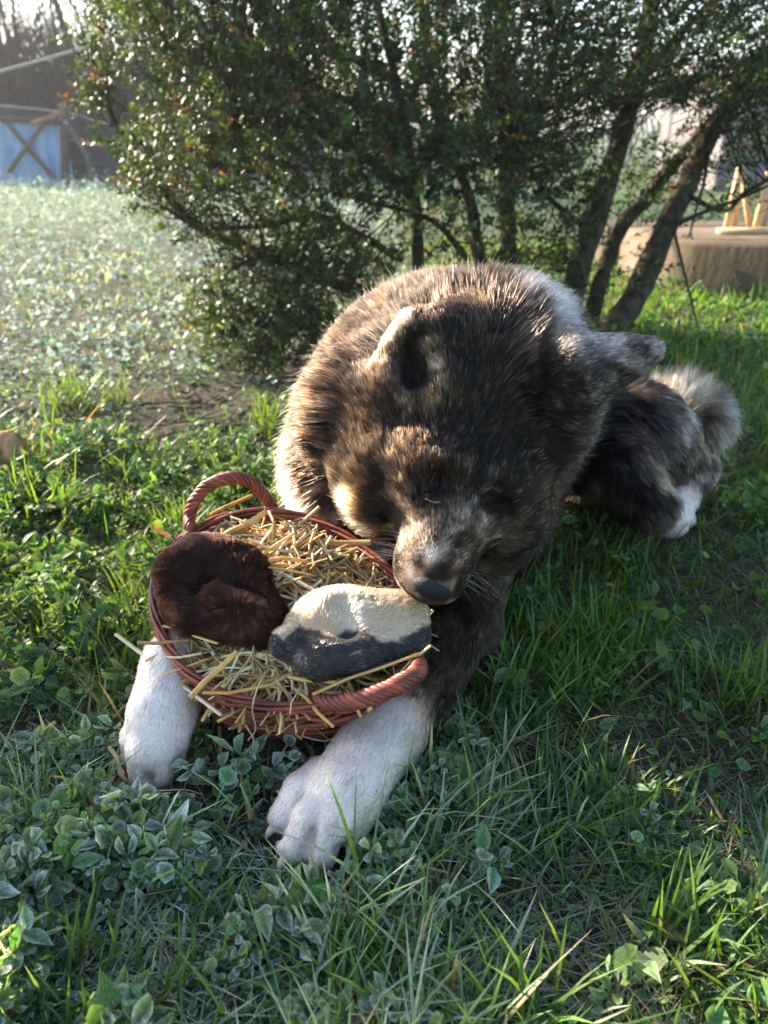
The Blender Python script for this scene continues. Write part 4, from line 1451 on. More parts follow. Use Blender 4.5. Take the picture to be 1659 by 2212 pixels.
def leaves(P, size, R, C, Ft, kind, name, mat, curl=None):
    Vt, T, Q, ring = leaf_template(kind)
    n, m_ = len(P), len(Vt)
    Vl = Vt[None] * size[:, None, None]
    if curl is not None:
        Vl = Vl.copy(); Vl[..., 2] += (curl * size)[:, None] * ((Vt[:, 0] - .4) ** 2 * 1.2 + Vt[:, 1] ** 2 * 1.5)[None, :]
    V = np.einsum('nij,nmj->nmi', R, Vl) + P[:, None]
    w = np.clip(Ft[:, None] * ((.42 if kind == 'hex' else .06) + (.60 if kind == 'hex' else .95) * ring[None, :] ** 2) * (1 + .35 * (hash3(np.arange(n)[:, None] * 1 + np.zeros((1, m_), int), np.arange(m_)[None, :] + np.zeros((n, 1), int), np.zeros((n, m_), int), 7) - .5) * 2), 0, .92)[..., None]
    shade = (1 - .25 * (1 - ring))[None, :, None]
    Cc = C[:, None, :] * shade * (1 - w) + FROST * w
    o = np.arange(n)[:, None, None] * m_
    fs = [(T[None] + o).reshape(-1, 3)]
    if Q is not None: fs.append((Q[None] + o).reshape(-1, 4))
    return mesh_np(name, V.reshape(-1, 3), fs, mat, {'col': np.clip(Cc.reshape(-1, 3), 0, .8)})


def cover_pick(x, y):
    g = fbm(p2(x, y), 9, 95, 2)
    left = smooth(.30, -.10, x)
    p = .22 + .95 * left + .35 * smooth(.5, .7, g) * smooth(.75, .45, y) + .6 * smooth(1.7, 2.3, y)
    return np.clip(p * (1 - .9 * bareness(x, y)), .02, 1)


def cover(n0, r0, r1, kind, s0, s1, name, label, tris):
    x, y, r = polar(n0, r0, r1)
    k = (rng.random(n0) < cover_pick(x, y)) & free(x, y, .008)
    x, y, r = x[k], y[k], r[k]; n = len(x)
    cl = fbm(p2(x, y), 22, 97, 2)
    z = ground_h(x, y) + rng.uniform(.001, .030, n) * (.35 + 1.3 * smooth(.35, .7, cl)) * (1 + .25 * np.maximum(r - 1, 0))
    size = rng.uniform(s0, s1, n) * (1 + .15 * np.maximum(r - 1.2, 0)) * (.6 + .8 * smooth(.3, .7, cl))
    C = np.array([.080, .168, .034]) * rng.lognormal(0, .30, (n, 1)) * np.stack([rng.uniform(.8, 1.4, n), np.ones(n), rng.uniform(.8, 1.4, n)], 1)
    Ft = frost_at(x, y) * rng.uniform(.05, 1.2, n) ** 1.4
    R = rots(rng.uniform(0, 6.283, n), rng.normal(.15, .48, n), rng.normal(0, .48, n))
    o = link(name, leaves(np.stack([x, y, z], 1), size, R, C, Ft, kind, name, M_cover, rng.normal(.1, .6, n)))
    return tag(o, label, 'ground cover', kind='stuff')


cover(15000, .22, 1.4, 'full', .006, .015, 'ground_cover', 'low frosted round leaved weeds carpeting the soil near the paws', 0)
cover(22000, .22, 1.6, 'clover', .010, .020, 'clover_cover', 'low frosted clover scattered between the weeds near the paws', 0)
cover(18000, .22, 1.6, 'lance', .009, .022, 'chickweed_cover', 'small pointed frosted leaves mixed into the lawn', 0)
M_cover = M_field
cover(74000, 1.25, 12.0, 'hex', .008, .015, 'field_cover', 'frosted low weeds carpeting the sunlit field behind the dog', 0)

M_cover = bpy.data.materials['weed_leaf']
# upright blades over the field, further off
x, y, r = polar(3500, 1.5, 12.0)
k = (rng.random(len(x)) < .25 + .75 * smooth(.48, .66, fbm(p2(x, y), 1.6, 99, 2))) & free(x, y) & (rng.random(len(x)) > bareness(x, y))
x, y, r = x[k], y[k], r[k]; n = len(x)
C = np.array([.075, .17, .030]) * rng.lognormal(0, .3, (n, 1)) * np.stack([rng.uniform(.8, 1.3, n), np.ones(n), np.ones(n)], 1)
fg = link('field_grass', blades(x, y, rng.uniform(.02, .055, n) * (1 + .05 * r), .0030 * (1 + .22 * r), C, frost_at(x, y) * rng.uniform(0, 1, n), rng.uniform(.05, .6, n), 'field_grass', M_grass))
tag(fg, 'longer grass standing among the frosted weeds of the field', 'grass', kind='stuff')

# grass tufts that stand out singly
def tuft(px, py, n, h, spread, label, col=(.075, .16, .022), frost=.05):
    c = Pz(px, py)
    x = c[0] + rng.normal(0, spread, n); y = c[1] + rng.normal(0, spread, n)
    k = free(x, y); x, y = x[k], y[k]; n = len(x)
    if n < 4: return
    C = np.array(col) * rng.lognormal(0, .22, (n, 1))
    o = link('grass_tuft', blades(x, y, h * rng.uniform(.45, 1.15, n), rng.uniform(.0022, .0042, n) * (1 + .2 * max(c[1] - .8, 0)), C, np.full(n, frost) * rng.random(n), rng.uniform(.05, .55, n), 'grass_tuft', M_grass, droop=rng.uniform(0, .5, n)))
    tag(o, label, 'grass tuft', 'grass tufts that stand out of the lawn')


for q in [
    (585, 925, 60, .12, .022, 'tall bright green grass tuft at the left foot of the shrub'),
    (185, 870, 110, .10, .05, 'wide sunlit yellow green grass tuft left of the bare soil'),
    (60, 1090, 110, .10, .045, 'sunlit grass tuft below the sawn log end at the left edge'),
    (375, 1130, 50, .07, .015, 'bright grass tuft left of the far basket handle'),
    (300, 1010, 70, .07, .03, 'sunlit grass tuft at the near edge of the bare soil'),
    (480, 1010, 60, .07, .03, 'sunlit grass tuft above the far basket handle'),
    (310, 1300, 50, .06, .015, 'sunlit grass tuft touching the left of the basket'),
    (150, 1330, 80, .06, .035, 'low sunlit grass tuft at the left of the basket shadow'),
    (1310, 1400, 90, .085, .035, 'upright green grass tuft right of the dark foreleg'),
    (1130, 1480, 110, .095, .04, 'dense dark grass tuft right of the near basket handle'),
    (1560, 1500, 110, .085, .035, 'sunlit grass tuft at the right edge of the dog shadow'),
    (960, 1560, 70, .075, .02, 'dark grass tuft leaning over the white near leg'),
    (880, 1690, 60, .06, .02, 'dark grass tuft right of the white near paw'),
    (1280, 1790, 130, .07, .04, 'spreading grey green grass tuft in the right foreground'),
    (1520, 2080, 80, .08, .025, 'dark grass tuft at the lower right'),
    (1130, 2170, 40, .09, .02, 'pale frosted grass tuft at the bottom edge'),
    (770, 2110, 50, .06, .02, 'bright green grass tuft at the bottom middle'),
    (570, 1620, 26, .07, .012, 'thin upright grass tuft between the paws'),
    (470, 1990, 24, .07, .02, 'few long grass blades in the frosted weeds of the foreground'),
    (120, 2150, 70, .07, .03, 'sunlit yellow green grass tuft in the lower left corner'),
    (340, 2190, 50, .06, .025, 'sunlit grass tuft on the bottom edge at the left'),
    (1600, 930, 140, .12, .08, 'tall green grass tuft right of the tail'),
    (1380, 1180, 60, .07, .04, 'dark grass tuft in front of the white hind paw'),
]:
    tuft(*q)

# brown leaves that have dropped on the lawn
fl_m = [leaves(np.zeros((1, 3)), np.array([1.0]), np.eye(3)[None], np.array([c]), np.array([.05]), 'lance', 'fallen_leaf', M_cover, np.array([.8])) for c in ((.20, .10, .05), (.28, .17, .09), (.14, .075, .045), (.33, .24, .15))]
for i in range(34):
    c = Pz(rng.uniform(60, 1640), rng.uniform(1180, 2150))
    if not free(np.array([c[0]]), np.array([c[1]]), .01)[0]: continue
    o = bpy.data.objects.new('fallen_leaf', fl_m[i % 4]); COL.objects.link(o)
    sz = rng.uniform(.014, .030)
    R = rots(np.array([rng.uniform(0, 6.28)]), np.array([rng.normal(0, .25)]), np.array([rng.normal(0, .4)]))[0]
    o.matrix_basis = Matrix([[*(R[r_] * sz), (c[0], c[1], float(ground_h([c[0]], [c[1]])[0]) + .014)[r_]] for r_ in range(3)] + [[0, 0, 0, 1]])
    tag(o, 'small withered brown leaf dropped in the grass', 'fallen leaf', 'brown leaves dropped on the lawn')

# leafy weeds of the foreground, leaf by leaf
lv_meshes = []
for i in range(8):
    C = np.array([[.060, .110, .040]]) * rng.uniform(.75, 1.3)
    lv_meshes.append(leaves(np.zeros((1, 3)), np.array([1.0]), np.eye(3)[None], C, np.array([.16 + .07 * (i % 6)]), 'full', 'leaf', M_cover, np.array([rng.normal(.1, .5)])))
M_stem = mat_basic('weed_stem', (.11, .13, .06), rough=.6, noise=.3, nscale=90, bump=.2)


def weed(px, py, nl_, size, height, label, group=None, base=None, tintm=None):
    nl = nl_ + 3
    c = Pz(px, py) if base is None else base
    c = np.array([c[0], c[1], float(ground_h([c[0]], [c[1]])[0])])
    e = empty('leafy_weed', c)
    tag(e, label, 'weed', group)
    lean = rng.normal(0, .35, 2)
    sp_ = spline([c + [0, 0, -.004], c + [lean[0] * height * .5, lean[1] * height * .5, height * .55], c + [lean[0] * height, lean[1] * height, height]], 8)
    tube_obj('stem', sp_, np.linspace(.0014, .0008, 8), M_stem, e, 5)
    az = rng.uniform(0, 6.28)
    for i in range(nl):
        t = (i + .6) / nl
        b = sp_[min(7, int(t * 7.5))]
        a = az + i * 2.4
        sz = .50 * size * rng.uniform(.6, 1.15) * (1.1 - .45 * t)
        R = rots(np.array([a]), np.array([rng.normal(.25, .3)]), np.array([rng.normal(0, .3)]))[0]
        o = bpy.data.objects.new('leaf', lv_meshes[rng.integers(0, 8)]); COL.objects.link(o)
        o.parent = e; o.matrix_parent_inverse = Matrix.Translation(-Vector(c))
        M4 = Matrix([[*(R[r_] * sz), (b + R[:, 0] * sz * .12)[r_]] for r_ in range(3)] + [[0, 0, 0, 1]])
        o.matrix_world = M4
        o.matrix_basis = M4
    return e


for q in [
    (330, 1775, 6, .036, .020, 'frosted weed with the largest leaf, below the tip of the far paw'),
    (160, 1800, 7, .024, .022, 'frosted grey green weed at the left, beside the thin tan straw'),
    (60, 1860, 6, .030, .020, 'frosted weed with round leaves on the left edge'),
    (310, 1850, 6, .026, .018, 'frosted weed under the long tan straw'),
    (160, 1985, 6, .034, .018, 'frosted weed with a wide serrated leaf in the lower left'),
    (390, 1870, 7, .022, .020, 'whitest frosted weed between the two paws'),
    (400, 2010, 7, .024, .020, 'frosted weed in the lower left middle'),
    (560, 2130, 7, .022, .018, 'frosted weed near the bottom edge'),
    (240, 1830, 6, .022, .020, 'small frosted weed among the litter of the left foreground'),
    (470, 1660, 6, .024, .018, 'weed in the shadow between the far paw and the basket'),
    (560, 1790, 6, .020, .018, 'clover like weed left of the near paw'),
    (840, 1990, 7, .020, .018, 'frosted weed below the near paw'),
    (780, 2190, 6, .026, .018, 'frosted weed on the bottom edge in the middle'),
    (1390, 1770, 9, .013, .020, 'small bright weed with white rimmed leaves at the right'),
    (1440, 1840, 9, .012, .018, 'small white rimmed weed on the bare soil at the right'),
    (1080, 1750, 7, .015, .018, 'small frosted weed in the grass right of the near paw'),
    (1560, 1890, 7, .015, .020, 'small frosted weed near the right edge'),
    (1030, 2090, 7, .018, .016, 'frosted weed beside the soil in the lower middle'),
    (1590, 2150, 7, .018, .020, 'frosted weed in the lower right corner'),
    (80, 1640, 6, .020, .022, 'weed on dark soil left of the far paw'),
    (170, 1520, 6, .020, .025, 'weed in half shade above the paw straw'),
    (180, 1690, 6, .018, .040, 'taller weed with a pointed tip left of the far paw'),
]:
    weed(*q)

# taller weeds out in the field
for (px, py, nl, sz, h, lab) in [
    (70, 525, 16, .050, .20, 'dark green weed standing alone in the frosted field'),
    (130, 440, 12, .06, .24, 'sunlit weed near the blue gate'),
    (60, 415, 14, .06, .26, 'sunlit weed in front of the blue gate'),
    (20, 408, 14, .06, .22, 'sunlit weed at the far left edge of the field'),
    (258, 445, 14, .07, .24, 'yellow green weed beside the left edge of the shrub'),
    (300, 448, 14, .07, .20, 'yellow green weed half behind the left edge of the shrub'),
    (200, 430, 10, .06, .16, 'small sunlit weed on the far side of the field'),
]:
    weed(px, py, nl, sz, h, lab)
# ------------------------------------------------------------------ the box shrub
M_bark = mat_basic('bark', (.030, .023, .016), rough=.9, noise=.5, nscale=38, bump=.9, bscale=70, spec=.15, stretch=(1, 1, .35), bdist=.006, tint=(.085, .070, .042))
M_box = mat_leaf('box_leaf', rough=.46, trans=.38, spec=.32, nscale=120, tgain=(1.7, 1.5, .4), namp=.2)
shrub = empty('box_shrub', (.25, 2.45, 0))
tag(shrub, 'large old evergreen box shrub with many bare trunks behind the dog', 'shrub')
trunks = [
    ([(1300, 735, 2.35), (1362, 655, 2.38), (1415, 545, 2.42), (1455, 460, 2.45), (1508, 345, 2.5), (1560, 255, 2.5), (1660, 185, 2.5), (1800, 90, 2.5)], .046, .026, 'trunk'),
    ([(1218, 700, 2.30), (1250, 590, 2.34), (1300, 430, 2.4), (1340, 300, 2.45), (1368, 200, 2.5), (1398, 70, 2.5), (1410, -90, 2.5), (1440, -300, 2.4)], .040, .024, 'trunk'),
    ([(1285, 660, 2.5), (1330, 510, 2.55), (1400, 425, 2.6), (1480, 330, 2.6), (1560, 235, 2.6), (1665, 110, 2.6), (1760, 0, 2.6)], .030, .016, 'trunk'),
    ([(1125, 660, 2.55), (1100, 520, 2.6), (1094, 300, 2.6), (1080, 100, 2.6), (1088, -60, 2.6), (1060, -300, 2.6)], .034, .020, 'trunk'),
    ([(1052, 620, 2.55), (1030, 520, 2.55), (1010, 420, 2.55), (960, 300, 2.55), (930, 150, 2.6), (900, -100, 2.6)], .026, .014, 'trunk'),
    ([(905, 620, 2.55), (902, 500, 2.5), (896, 420, 2.5), (872, 250, 2.5), (820, 20, 2.5), (790, -150, 2.5)], .024, .012, 'trunk'),
    ([(900, 430, 2.45), (830, 370, 2.35), (760, 318, 2.25), (680, 284, 2.15), (590, 264, 2.08), (505, 262, 2.02)], .020, .007, 'branch'),
    ([(905, 640, 2.5), (720, 610, 2.42), (560, 545, 2.35), (425, 486, 2.3), (335, 390, 2.3), (272, 305, 2.3), (236, 235, 2.3), (228, 150, 2.3)], .020, .005, 'branch'),
    ([(960, 640, 2.5), (800, 640, 2.3), (660, 590, 2.15), (560, 560, 2.1), (470, 600, 2.1)], .016, .004, 'branch'),
    ([(870, 560, 2.45), (700, 470, 2.3), (560, 492, 2.2), (440, 492, 2.15), (380, 470, 2.15)], .013, .004, 'branch'),
    ([(880, 250, 2.5), (700, 200, 2.4), (520, 130, 2.3), (350, 70, 2.25), (225, 10, 2.25)], .016, .005, 'branch'),
    ([(860, 180, 2.5), (650, 60, 2.4), (480, -40, 2.4), (300, -120, 2.4)], .014, .006, 'branch'),
    ([(1370, 190, 2.5), (1460, 85, 2.45), (1520, 22, 2.4), (1600, -60, 2.4)], .016, .008, 'branch'),
    ([(1480, 420, 2.45), (1560, 455, 2.4), (1610, 415, 2.3), (1665, 385, 2.25), (1760, 330, 2.2)], .009, .004, 'branch'),
    ([(1440, 495, 2.42), (1510, 462, 2.35), (1590, 432, 2.3), (1665, 398, 2.25)], .009, .004, 'branch'),
    ([(1458, 480, 2.42), (1466, 540, 2.38), (1482, 610, 2.36), (1500, 680, 2.34), (1514, 745, 2.32)], .006, .0025, 'branch'),
    ([(1530, 330, 2.48), (1510, 430, 2.45), (1490, 510, 2.44)], .006, .003, 'branch'),
    ([(1010, 560, 2.5), (940, 480, 2.4), (820, 440, 2.3), (720, 420, 2.2)], .012, .004, 'branch'),
    ([(980, 640, 2.45), (860, 690, 2.3), (740, 720, 2.15), (640, 700, 2.05)], .013, .004, 'branch'),
    ([(760, 320, 2.25), (700, 250, 2.2), (640, 190, 2.15), (600, 150, 2.1)], .009, .003, 'branch'),
    ([(1100, 380, 2.55), (1160, 250, 2.4), (1200, 120, 2.3), (1180, 20, 2.25)], .010, .004, 'branch'),
    ([(1280, 500, 2.4), (1180, 420, 2.3), (1120, 330, 2.2), (1090, 260, 2.15)], .010, .004, 'branch'),
    ([(560, 545, 2.35), (500, 640, 2.2), (470, 600, 2.15)], .006, .003, 'branch'),
]
tpaths = []
for pts, r0, r1, nm in trunks:
    P = np.array([W(*q) for q in pts])
    if nm == 'trunk':
        P = np.concatenate([[P[0] + (P[0] - P[1]) * ((P[0][2] + .03) / max(.02, P[1][2] - P[0][2]))], P]) if P[0][2] > 0 else P
    n_ = 10 * len(P)
    S_ = spline(P, n_)
    S_ = S_ + .010 * (np.stack([vnoise(S_, 9, 3), vnoise(S_, 9, 4), vnoise(S_, 9, 5)], 1) - .5)
    R_2 = np.linspace(r0, r1, n_) * (1 + .25 * (vnoise(S_, 26, 6) - .5))
    tube_obj(nm, S_, R_2, M_bark, shrub, 9 if nm == 'trunk' else 6)
    tpaths.append(S_)
allp = np.concatenate(tpaths)


def crown_r(z): return np.interp(z, [0, .1, .2, .38, .5, .66, .9, 1.3, 1.7, 2.0], [.42, .48, .60, .80, .90, .97, .99, .92, .66, .05])


AX, AY = .12, 2.45
ns = 72000
X = rng.uniform(-.95, 1.3, ns); Yy = rng.uniform(1.75, 3.15, ns); Z = rng.uniform(.02, 1.7, ns)
rx = crown_r(Z) * np.where(X > AX, 1.25, 1.0)
rx = rx - .17 * smooth(.45, .65, Z) * (X < AX)
q = np.hypot((X - AX) / rx, (Yy - AY) / (crown_r(Z) * .66))
edge = 1 + .22 * (fbm(np.stack([X, Yy, Z], 1), 5, 21, 2) - .5)
left = smooth(.55, .10, X)
cl = fbm(np.stack([X, Yy, Z], 1), 6.0, 23, 2)
prob = (.20 + .80 * smooth(.35, .95, q)) * (.62 + .38 * left)
prob *= .35 + 1.1 * smooth(.38, .58, cl)
low = smooth(.55, .30, Z)
prob *= 1 - low * (1 - (.34 + .56 * smooth(-.02, -.25, X) + .16 * (X > .12)))
prob *= np.where((X > .48) & (Z < .62), .10, 1)
prob *= np.where(Z > 1.0, .40, 1)
prob *= np.where((Yy > 2.5) & (Z < .5), .55, 1)
# ragged hollow under the left lobe, where the field shows through
prob *= 1 - .8 * np.exp(-(((X + .10) / .16) ** 2 + ((Z - .14) / .09) ** 2))
k = (q < edge) & (rng.random(ns) < prob)
# keep the space of the dog clear
k &= ~((Yy < 1.9) & (np.abs(X - .1) < .3) & (Z < .45))
shoot = np.stack([X, Yy, Z], 1)[k]
# skirts of leafy shoots hanging near the ground at the left, and the fringe of the outer branch
def fringe(pts, n, s):
    P = np.array([W(*q_) for q_ in pts])
    a = spline(P, 60)
    return a[rng.integers(0, 60, n)] + rng.normal(0, s, (n, 3))


extra = np.concatenate([
    fringe([(470, 640, 2.1), (540, 720, 2.05), (600, 800, 2.05)], 260, .05),
    fringe([(560, 600, 2.1), (640, 680, 2.1), (690, 760, 2.1)], 260, .06),
    fringe([(430, 486, 2.3), (335, 390, 2.3), (236, 235, 2.3), (232, 120, 2.3), (235, 0, 2.3)], 200, .035),
    fringe([(505, 262, 2.02), (590, 264, 2.08), (680, 284, 2.15)], 90, .05),
    fringe([(600, 150, 2.1), (640, 220, 2.12), (560, 200, 2.1)], 90, .05),
    fringe([(760, 540, 2.4), (740, 600, 2.35), (800, 560, 2.4)], 110, .05),
    fringe([(1100, 600, 2.5), (1180, 560, 2.5), (1250, 620, 2.5)], 110, .06),
    fringe([(1120, 320, 2.2), (1180, 380, 2.25), (1230, 500, 2.3)], 200, .06),
    fringe([(1380, 480, 2.6), (1420, 400, 2.6), (1500, 300, 2.6)], 120, .06),
    fringe([(1560, 330, 2.5), (1640, 290, 2.5), (1659, 200, 2.5)], 120, .07),
])
extra = extra[extra[:, 2] > .02]
shoot = np.concatenate([shoot, extra])
print('shoots', len(shoot))
n = len(shoot)
# direction: away from the axis and up
out_d = norm(shoot - np.array([AX, AY, .25]) + rng.normal(0, .25, (n, 3)) + np.array([0, 0, .12]))
sl = rng.uniform(.035, .085, n)
npair = 5
Pl, Rl, Sl, Cl = [], [], [], []
side = norm(np.cross(out_d, rng.normal(0, 1, (n, 3))))
sid2 = np.cross(out_d, side)
dead = (rng.random(n) < .05)
fresh_sunlit = (rng.random(n) < .05 + .22 * (shoot[:, 1] < 2.17) * (shoot[:, 0] < 0))  # a few fresh shoots; the extra ones at front left paint in sunlit sprays
base_c = np.array([.026, .050, .017]) * rng.lognormal(0, .35, (n, 1))
base_c[dead] = np.array([.16, .085, .05]) * rng.uniform(.6, 1.3, (dead.sum(), 1))
base_c[fresh_sunlit] = np.array([.065, .115, .020]) * rng.uniform(.8, 1.3, (fresh_sunlit.sum(), 1))
for j in range(npair):
    for s in (-1, 1):
        keep = rng.random(n) < .97
        m_ = keep.sum()
        t = (j + .6) / npair
        sv = (side if j % 2 == 0 else sid2)
        d = norm(out_d * .55 + sv * s * .85 + rng.normal(0, .22, (n, 3)))
        if j == npair - 1: d = norm(d + out_d * .8)
        nn_ = norm(out_d - d * (out_d * d).sum(1, keepdims=True) + rng.normal(0, .25, (n, 3)))
        yy = norm(np.cross(nn_, d)); zz = np.cross(d, yy)
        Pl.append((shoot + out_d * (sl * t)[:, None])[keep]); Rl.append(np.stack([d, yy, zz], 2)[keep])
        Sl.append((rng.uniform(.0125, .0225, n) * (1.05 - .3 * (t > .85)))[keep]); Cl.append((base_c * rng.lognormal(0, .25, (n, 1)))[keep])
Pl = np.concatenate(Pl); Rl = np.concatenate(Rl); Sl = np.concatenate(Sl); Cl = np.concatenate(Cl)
print('box leaves', len(Pl))
bt = np.array([(0, 0, 0), (.5, .27, .07), (.5, -.27, .07), (1, 0, -.04), (.5, 0, 0)])
bT = np.array([(0, 4, 1), (0, 2, 4), (4, 3, 1), (4, 2, 3)])


def box_leaves(P, R, S_, C, name):
    V = np.einsum('nij,nmj->nmi', R, bt[None] * S_[:, None, None]) + P[:, None]
    o = np.arange(len(P))[:, None, None] * len(bt)
    Cc = np.repeat(C, len(bt), 0)
    return mesh_np(name, V.reshape(-1, 3), (bT[None] + o).reshape(-1, 3), M_box, {'col': np.clip(Cc, 0, .6)})


dcam = np.linalg.norm(Pl - CAM, axis=1) + np.where(Pl[:, 2] > .85, 9, 0)
order = np.argsort(dcam)
near_i, rest = order[:290], order[290:]
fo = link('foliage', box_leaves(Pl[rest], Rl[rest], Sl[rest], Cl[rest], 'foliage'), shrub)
fo['kind'] = 'stuff'
lm = [box_leaves(np.zeros((1, 3)), np.eye(3)[None], np.array([1.0]), np.array([c]), 'leaf') for c in ((.018, .040, .014), (.026, .055, .016), (.045, .085, .018), (.034, .06, .022), (.13, .075, .045))]
for i in near_i:
    o = bpy.data.objects.new('leaf', lm[rng.choice(5, p=[.3, .3, .18, .18, .04])]); COL.objects.link(o)
    o.parent = shrub; o.matrix_parent_inverse = Matrix.Translation(-Vector(shrub.location))
    o.matrix_basis = Matrix([[*(Rl[i][r_] * Sl[i]), Pl[i][r_]] for r_ in range(3)] + [[0, 0, 0, 1]])
# twigs: every shoot has its stem, and some reach back to the nearest branch
s = Soup()
V1 = shoot - out_d * .03; V2 = shoot + out_d * sl[:, None]
w1 = side * .0012; w2 = sid2 * .0012
V = np.stack([V1 - w1, V1 + w1, V1 + w2, V2], 1).reshape(-1, 3)
o = np.arange(n)[:, None] * 4
T = np.concatenate([o + np.array([[0, 1, 3]]), o + np.array([[1, 2, 3]]), o + np.array([[2, 0, 3]])])
s.add(V, T=T, C=(1, 1, 1))
sel = rng.choice(n, 1500, replace=False)
for i in sel:
    dd = np.linalg.norm(allp - shoot[i], axis=1) + rng.uniform(0, .1, len(allp))
    a = allp[np.argmin(dd)]
    if np.linalg.norm(a - shoot[i]) > .6: continue
    mid = (a + shoot[i]) / 2 + rng.normal(0, .02, 3) - out_d[i] * .02
    V_, T_, Q_ = tube_geo(spline([a, mid, shoot[i]], 5), np.linspace(.0028, .0012, 5), 4, False)
    s.add(V_, None, Q_)
tw_ = link('twigs', s.mesh('twigs', M_bark), shrub)
tw_['kind'] = 'stuff'

# dry twigs and fallen leaves on the bare patch beside the shrub
for i in range(22):
    c = Pz(rng.uniform(380, 640), rng.uniform(830, 935), .012)
    a = rng.uniform(0, np.pi); Ln = rng.uniform(.06, .2)
    d = np.array([np.cos(a), np.sin(a), rng.normal(0, .04)])
    sd = np.array([-np.sin(a), np.cos(a), 0])
    P = spline([c - d * Ln / 2, c - d * Ln * .1 + sd * rng.normal(0, .012), c + d * Ln / 2], 9)
    P[:, 2] = ground_h(P[:, 0], P[:, 1]) + .006 + .004 * rng.random()
    o = tube_obj('dry_twig', P, np.linspace(.0026, .0012, 9), M_bark, None, 5, C=(1.8, 1.6, 1.5))
    tag(o, 'thin dry brown twig lying on the bare soil beside the shrub', 'twig', 'dry twigs on the bare soil patch')
# ------------------------------------------------------------------ far side of the field
M_galv = mat_basic('blue_sheet', (.13, .25, .46), rough=.6, noise=.25, nscale=3.5, bump=.4, bscale=9, spec=.3, stretch=(3, 3, .6), bdist=.02, tint=(.27, .40, .55))
M_rust = mat_basic('rusty_steel', (.075, .048, .042), rough=.8, noise=.4, nscale=20, bump=.3)
M_redsteel = mat_basic('red_steel', (.24, .10, .085), rough=.7, noise=.3, nscale=12, bump=.2)
M_brace = mat_basic('brace_wood', (.085, .080, .050), rough=.8, noise=.3, nscale=20, bump=.3)
M_wire = mat_basic('rope_fibre', (.50, .42, .36), rough=.8, noise=.2, nscale=60, bump=.5, bscale=200)
M_net = mat_basic('dark_net', (.030, .032, .040), rough=.9, noise=.3, nscale=6, bump=.5, bscale=60)
M_farbark = mat_basic('far_bark', (.034, .029, .030), rough=.95, noise=.4, nscale=8, bump=.6, bscale=18, spec=.1, stretch=(1, 1, .3), bdist=.02)
YG = 9.8


def bar(name, a, b, w, t, mat, parent):
    a = np.array(a); b = np.array(b)
    d = norm(b - a); s_ = norm(np.cross(d, [0, 1, 0])); f = np.cross(d, s_)
    V = [q + s_ * sx * w / 2 + f * sy * t / 2 for q in (a, b) for sx, sy in ((-1, -1), (1, -1), (1, 1), (-1, 1))]
    Q = [(0, 1, 2, 3), (7, 6, 5, 4), (0, 4, 5, 1), (1, 5, 6, 2), (2, 6, 7, 3), (3, 7, 4, 0)]
    return link(name, mesh_np(name, V, np.array(Q), mat, None, False), parent)


gate = empty('blue_gate', (-4.3, YG, 0))
tag(gate, 'low pale blue sheet metal gate with crossed braces at the far left', 'gate')
a, b = PY(-70, 258, YG), PY(139, 270, YG)
nxp, nzp = 60, 16
gx_ = np.linspace(a[0], b[0], nxp); gz_ = np.linspace(-.05, 1, nzp)
GXp, GZp = np.meshgrid(gx_, gz_)
topz = a[2] + (GXp - a[0]) / (b[0] - a[0]) * (b[2] - a[2])
Vp = np.stack([GXp.ravel(), (YG + .012 * np.sin(GXp * 26)).ravel(), (GZp * topz).ravel()], 1)
Vb = Vp + [0, .015, 0]
i_ = (np.arange(nzp - 1)[:, None] * nxp + np.arange(nxp - 1)[None, :]).ravel()
Qp = np.stack([i_, i_ + 1, i_ + nxp + 1, i_ + nxp], 1)
link('sheet', mesh_np('sheet', np.concatenate([Vp, Vb]), np.concatenate([Qp, Qp[:, ::-1] + len(Vp)]), M_galv), gate)
yb = YG - .045
bar('brace', PY(8, 258, yb), PY(119, 388, yb), .045, .03, M_brace, gate)
bar('brace', PY(94, 267, yb - .035), PY(18, 372, yb - .035), .045, .03, M_brace, gate)
bar('top_rail', PY(-70, 250, yb), PY(134, 265, yb), .055, .04, M_rust, gate)
bar('gate_post', PY(143, 400, YG - .02), PY(138, 222, YG - .02), .085, .07, M_rust, gate)
bar('stay', PY(68, 268, yb - .09), PY(137, 241, yb - .09), .045, .03, M_redsteel, gate)

fence = empty('net_fence', (-2.6, YG + .2, 0))
tag(fence, 'dark netting fence with a leaning prop right of the blue gate', 'fence')
V = []; Q = []
pts = [PY(-70, 222, YG + .25), PY(138, 243, YG + .25), PY(232, 268, YG + .25), PY(420, 300, YG + .25), PY(700, 300, YG + .25)]
tp = spline(pts, 50)
for i, p_ in enumerate(tp):
    for j in range(9):
        V.append([p_[0], p_[1] + .02 * np.sin(i * .9 + j), -.05 + (p_[2] + .05) * j / 8])
i_ = (np.arange(49)[:, None] * 9 + np.arange(8)[None, :]).ravel()
Q = np.stack([i_, i_ + 9, i_ + 10, i_ + 1], 1)
V = np.array(V)
link('netting', mesh_np('netting', np.concatenate([V, V + [0, .01, 0]]), np.concatenate([Q, Q[:, ::-1] + len(V)]), M_net), fence)
tube_obj('wire', tp + [0, -.03, .004], .007, M_wire, fence, 5)
tube_obj('prop', spline([PY(143, 262, YG - .1), PY(187, 336, YG - .18)], 6), .024, M_brace, fence, 6)
tube_obj('prop', spline([PY(188, 330, YG - .24), PY(197, 394, YG - .26)], 6), .026, M_brace, fence, 6)
for k, (u0, v0, u1, v1) in enumerate(((150, 345, 300, 352), (150, 300, 290, 318))):
    tube_obj('wire', spline([PY(u0, v0, YG + .2), PY((u0 + u1) / 2, (v0 + v1) / 2 + 5, YG + .2), PY(u1, v1, YG + .2)], 10), .005, M_wire if k else M_brace, fence, 4)
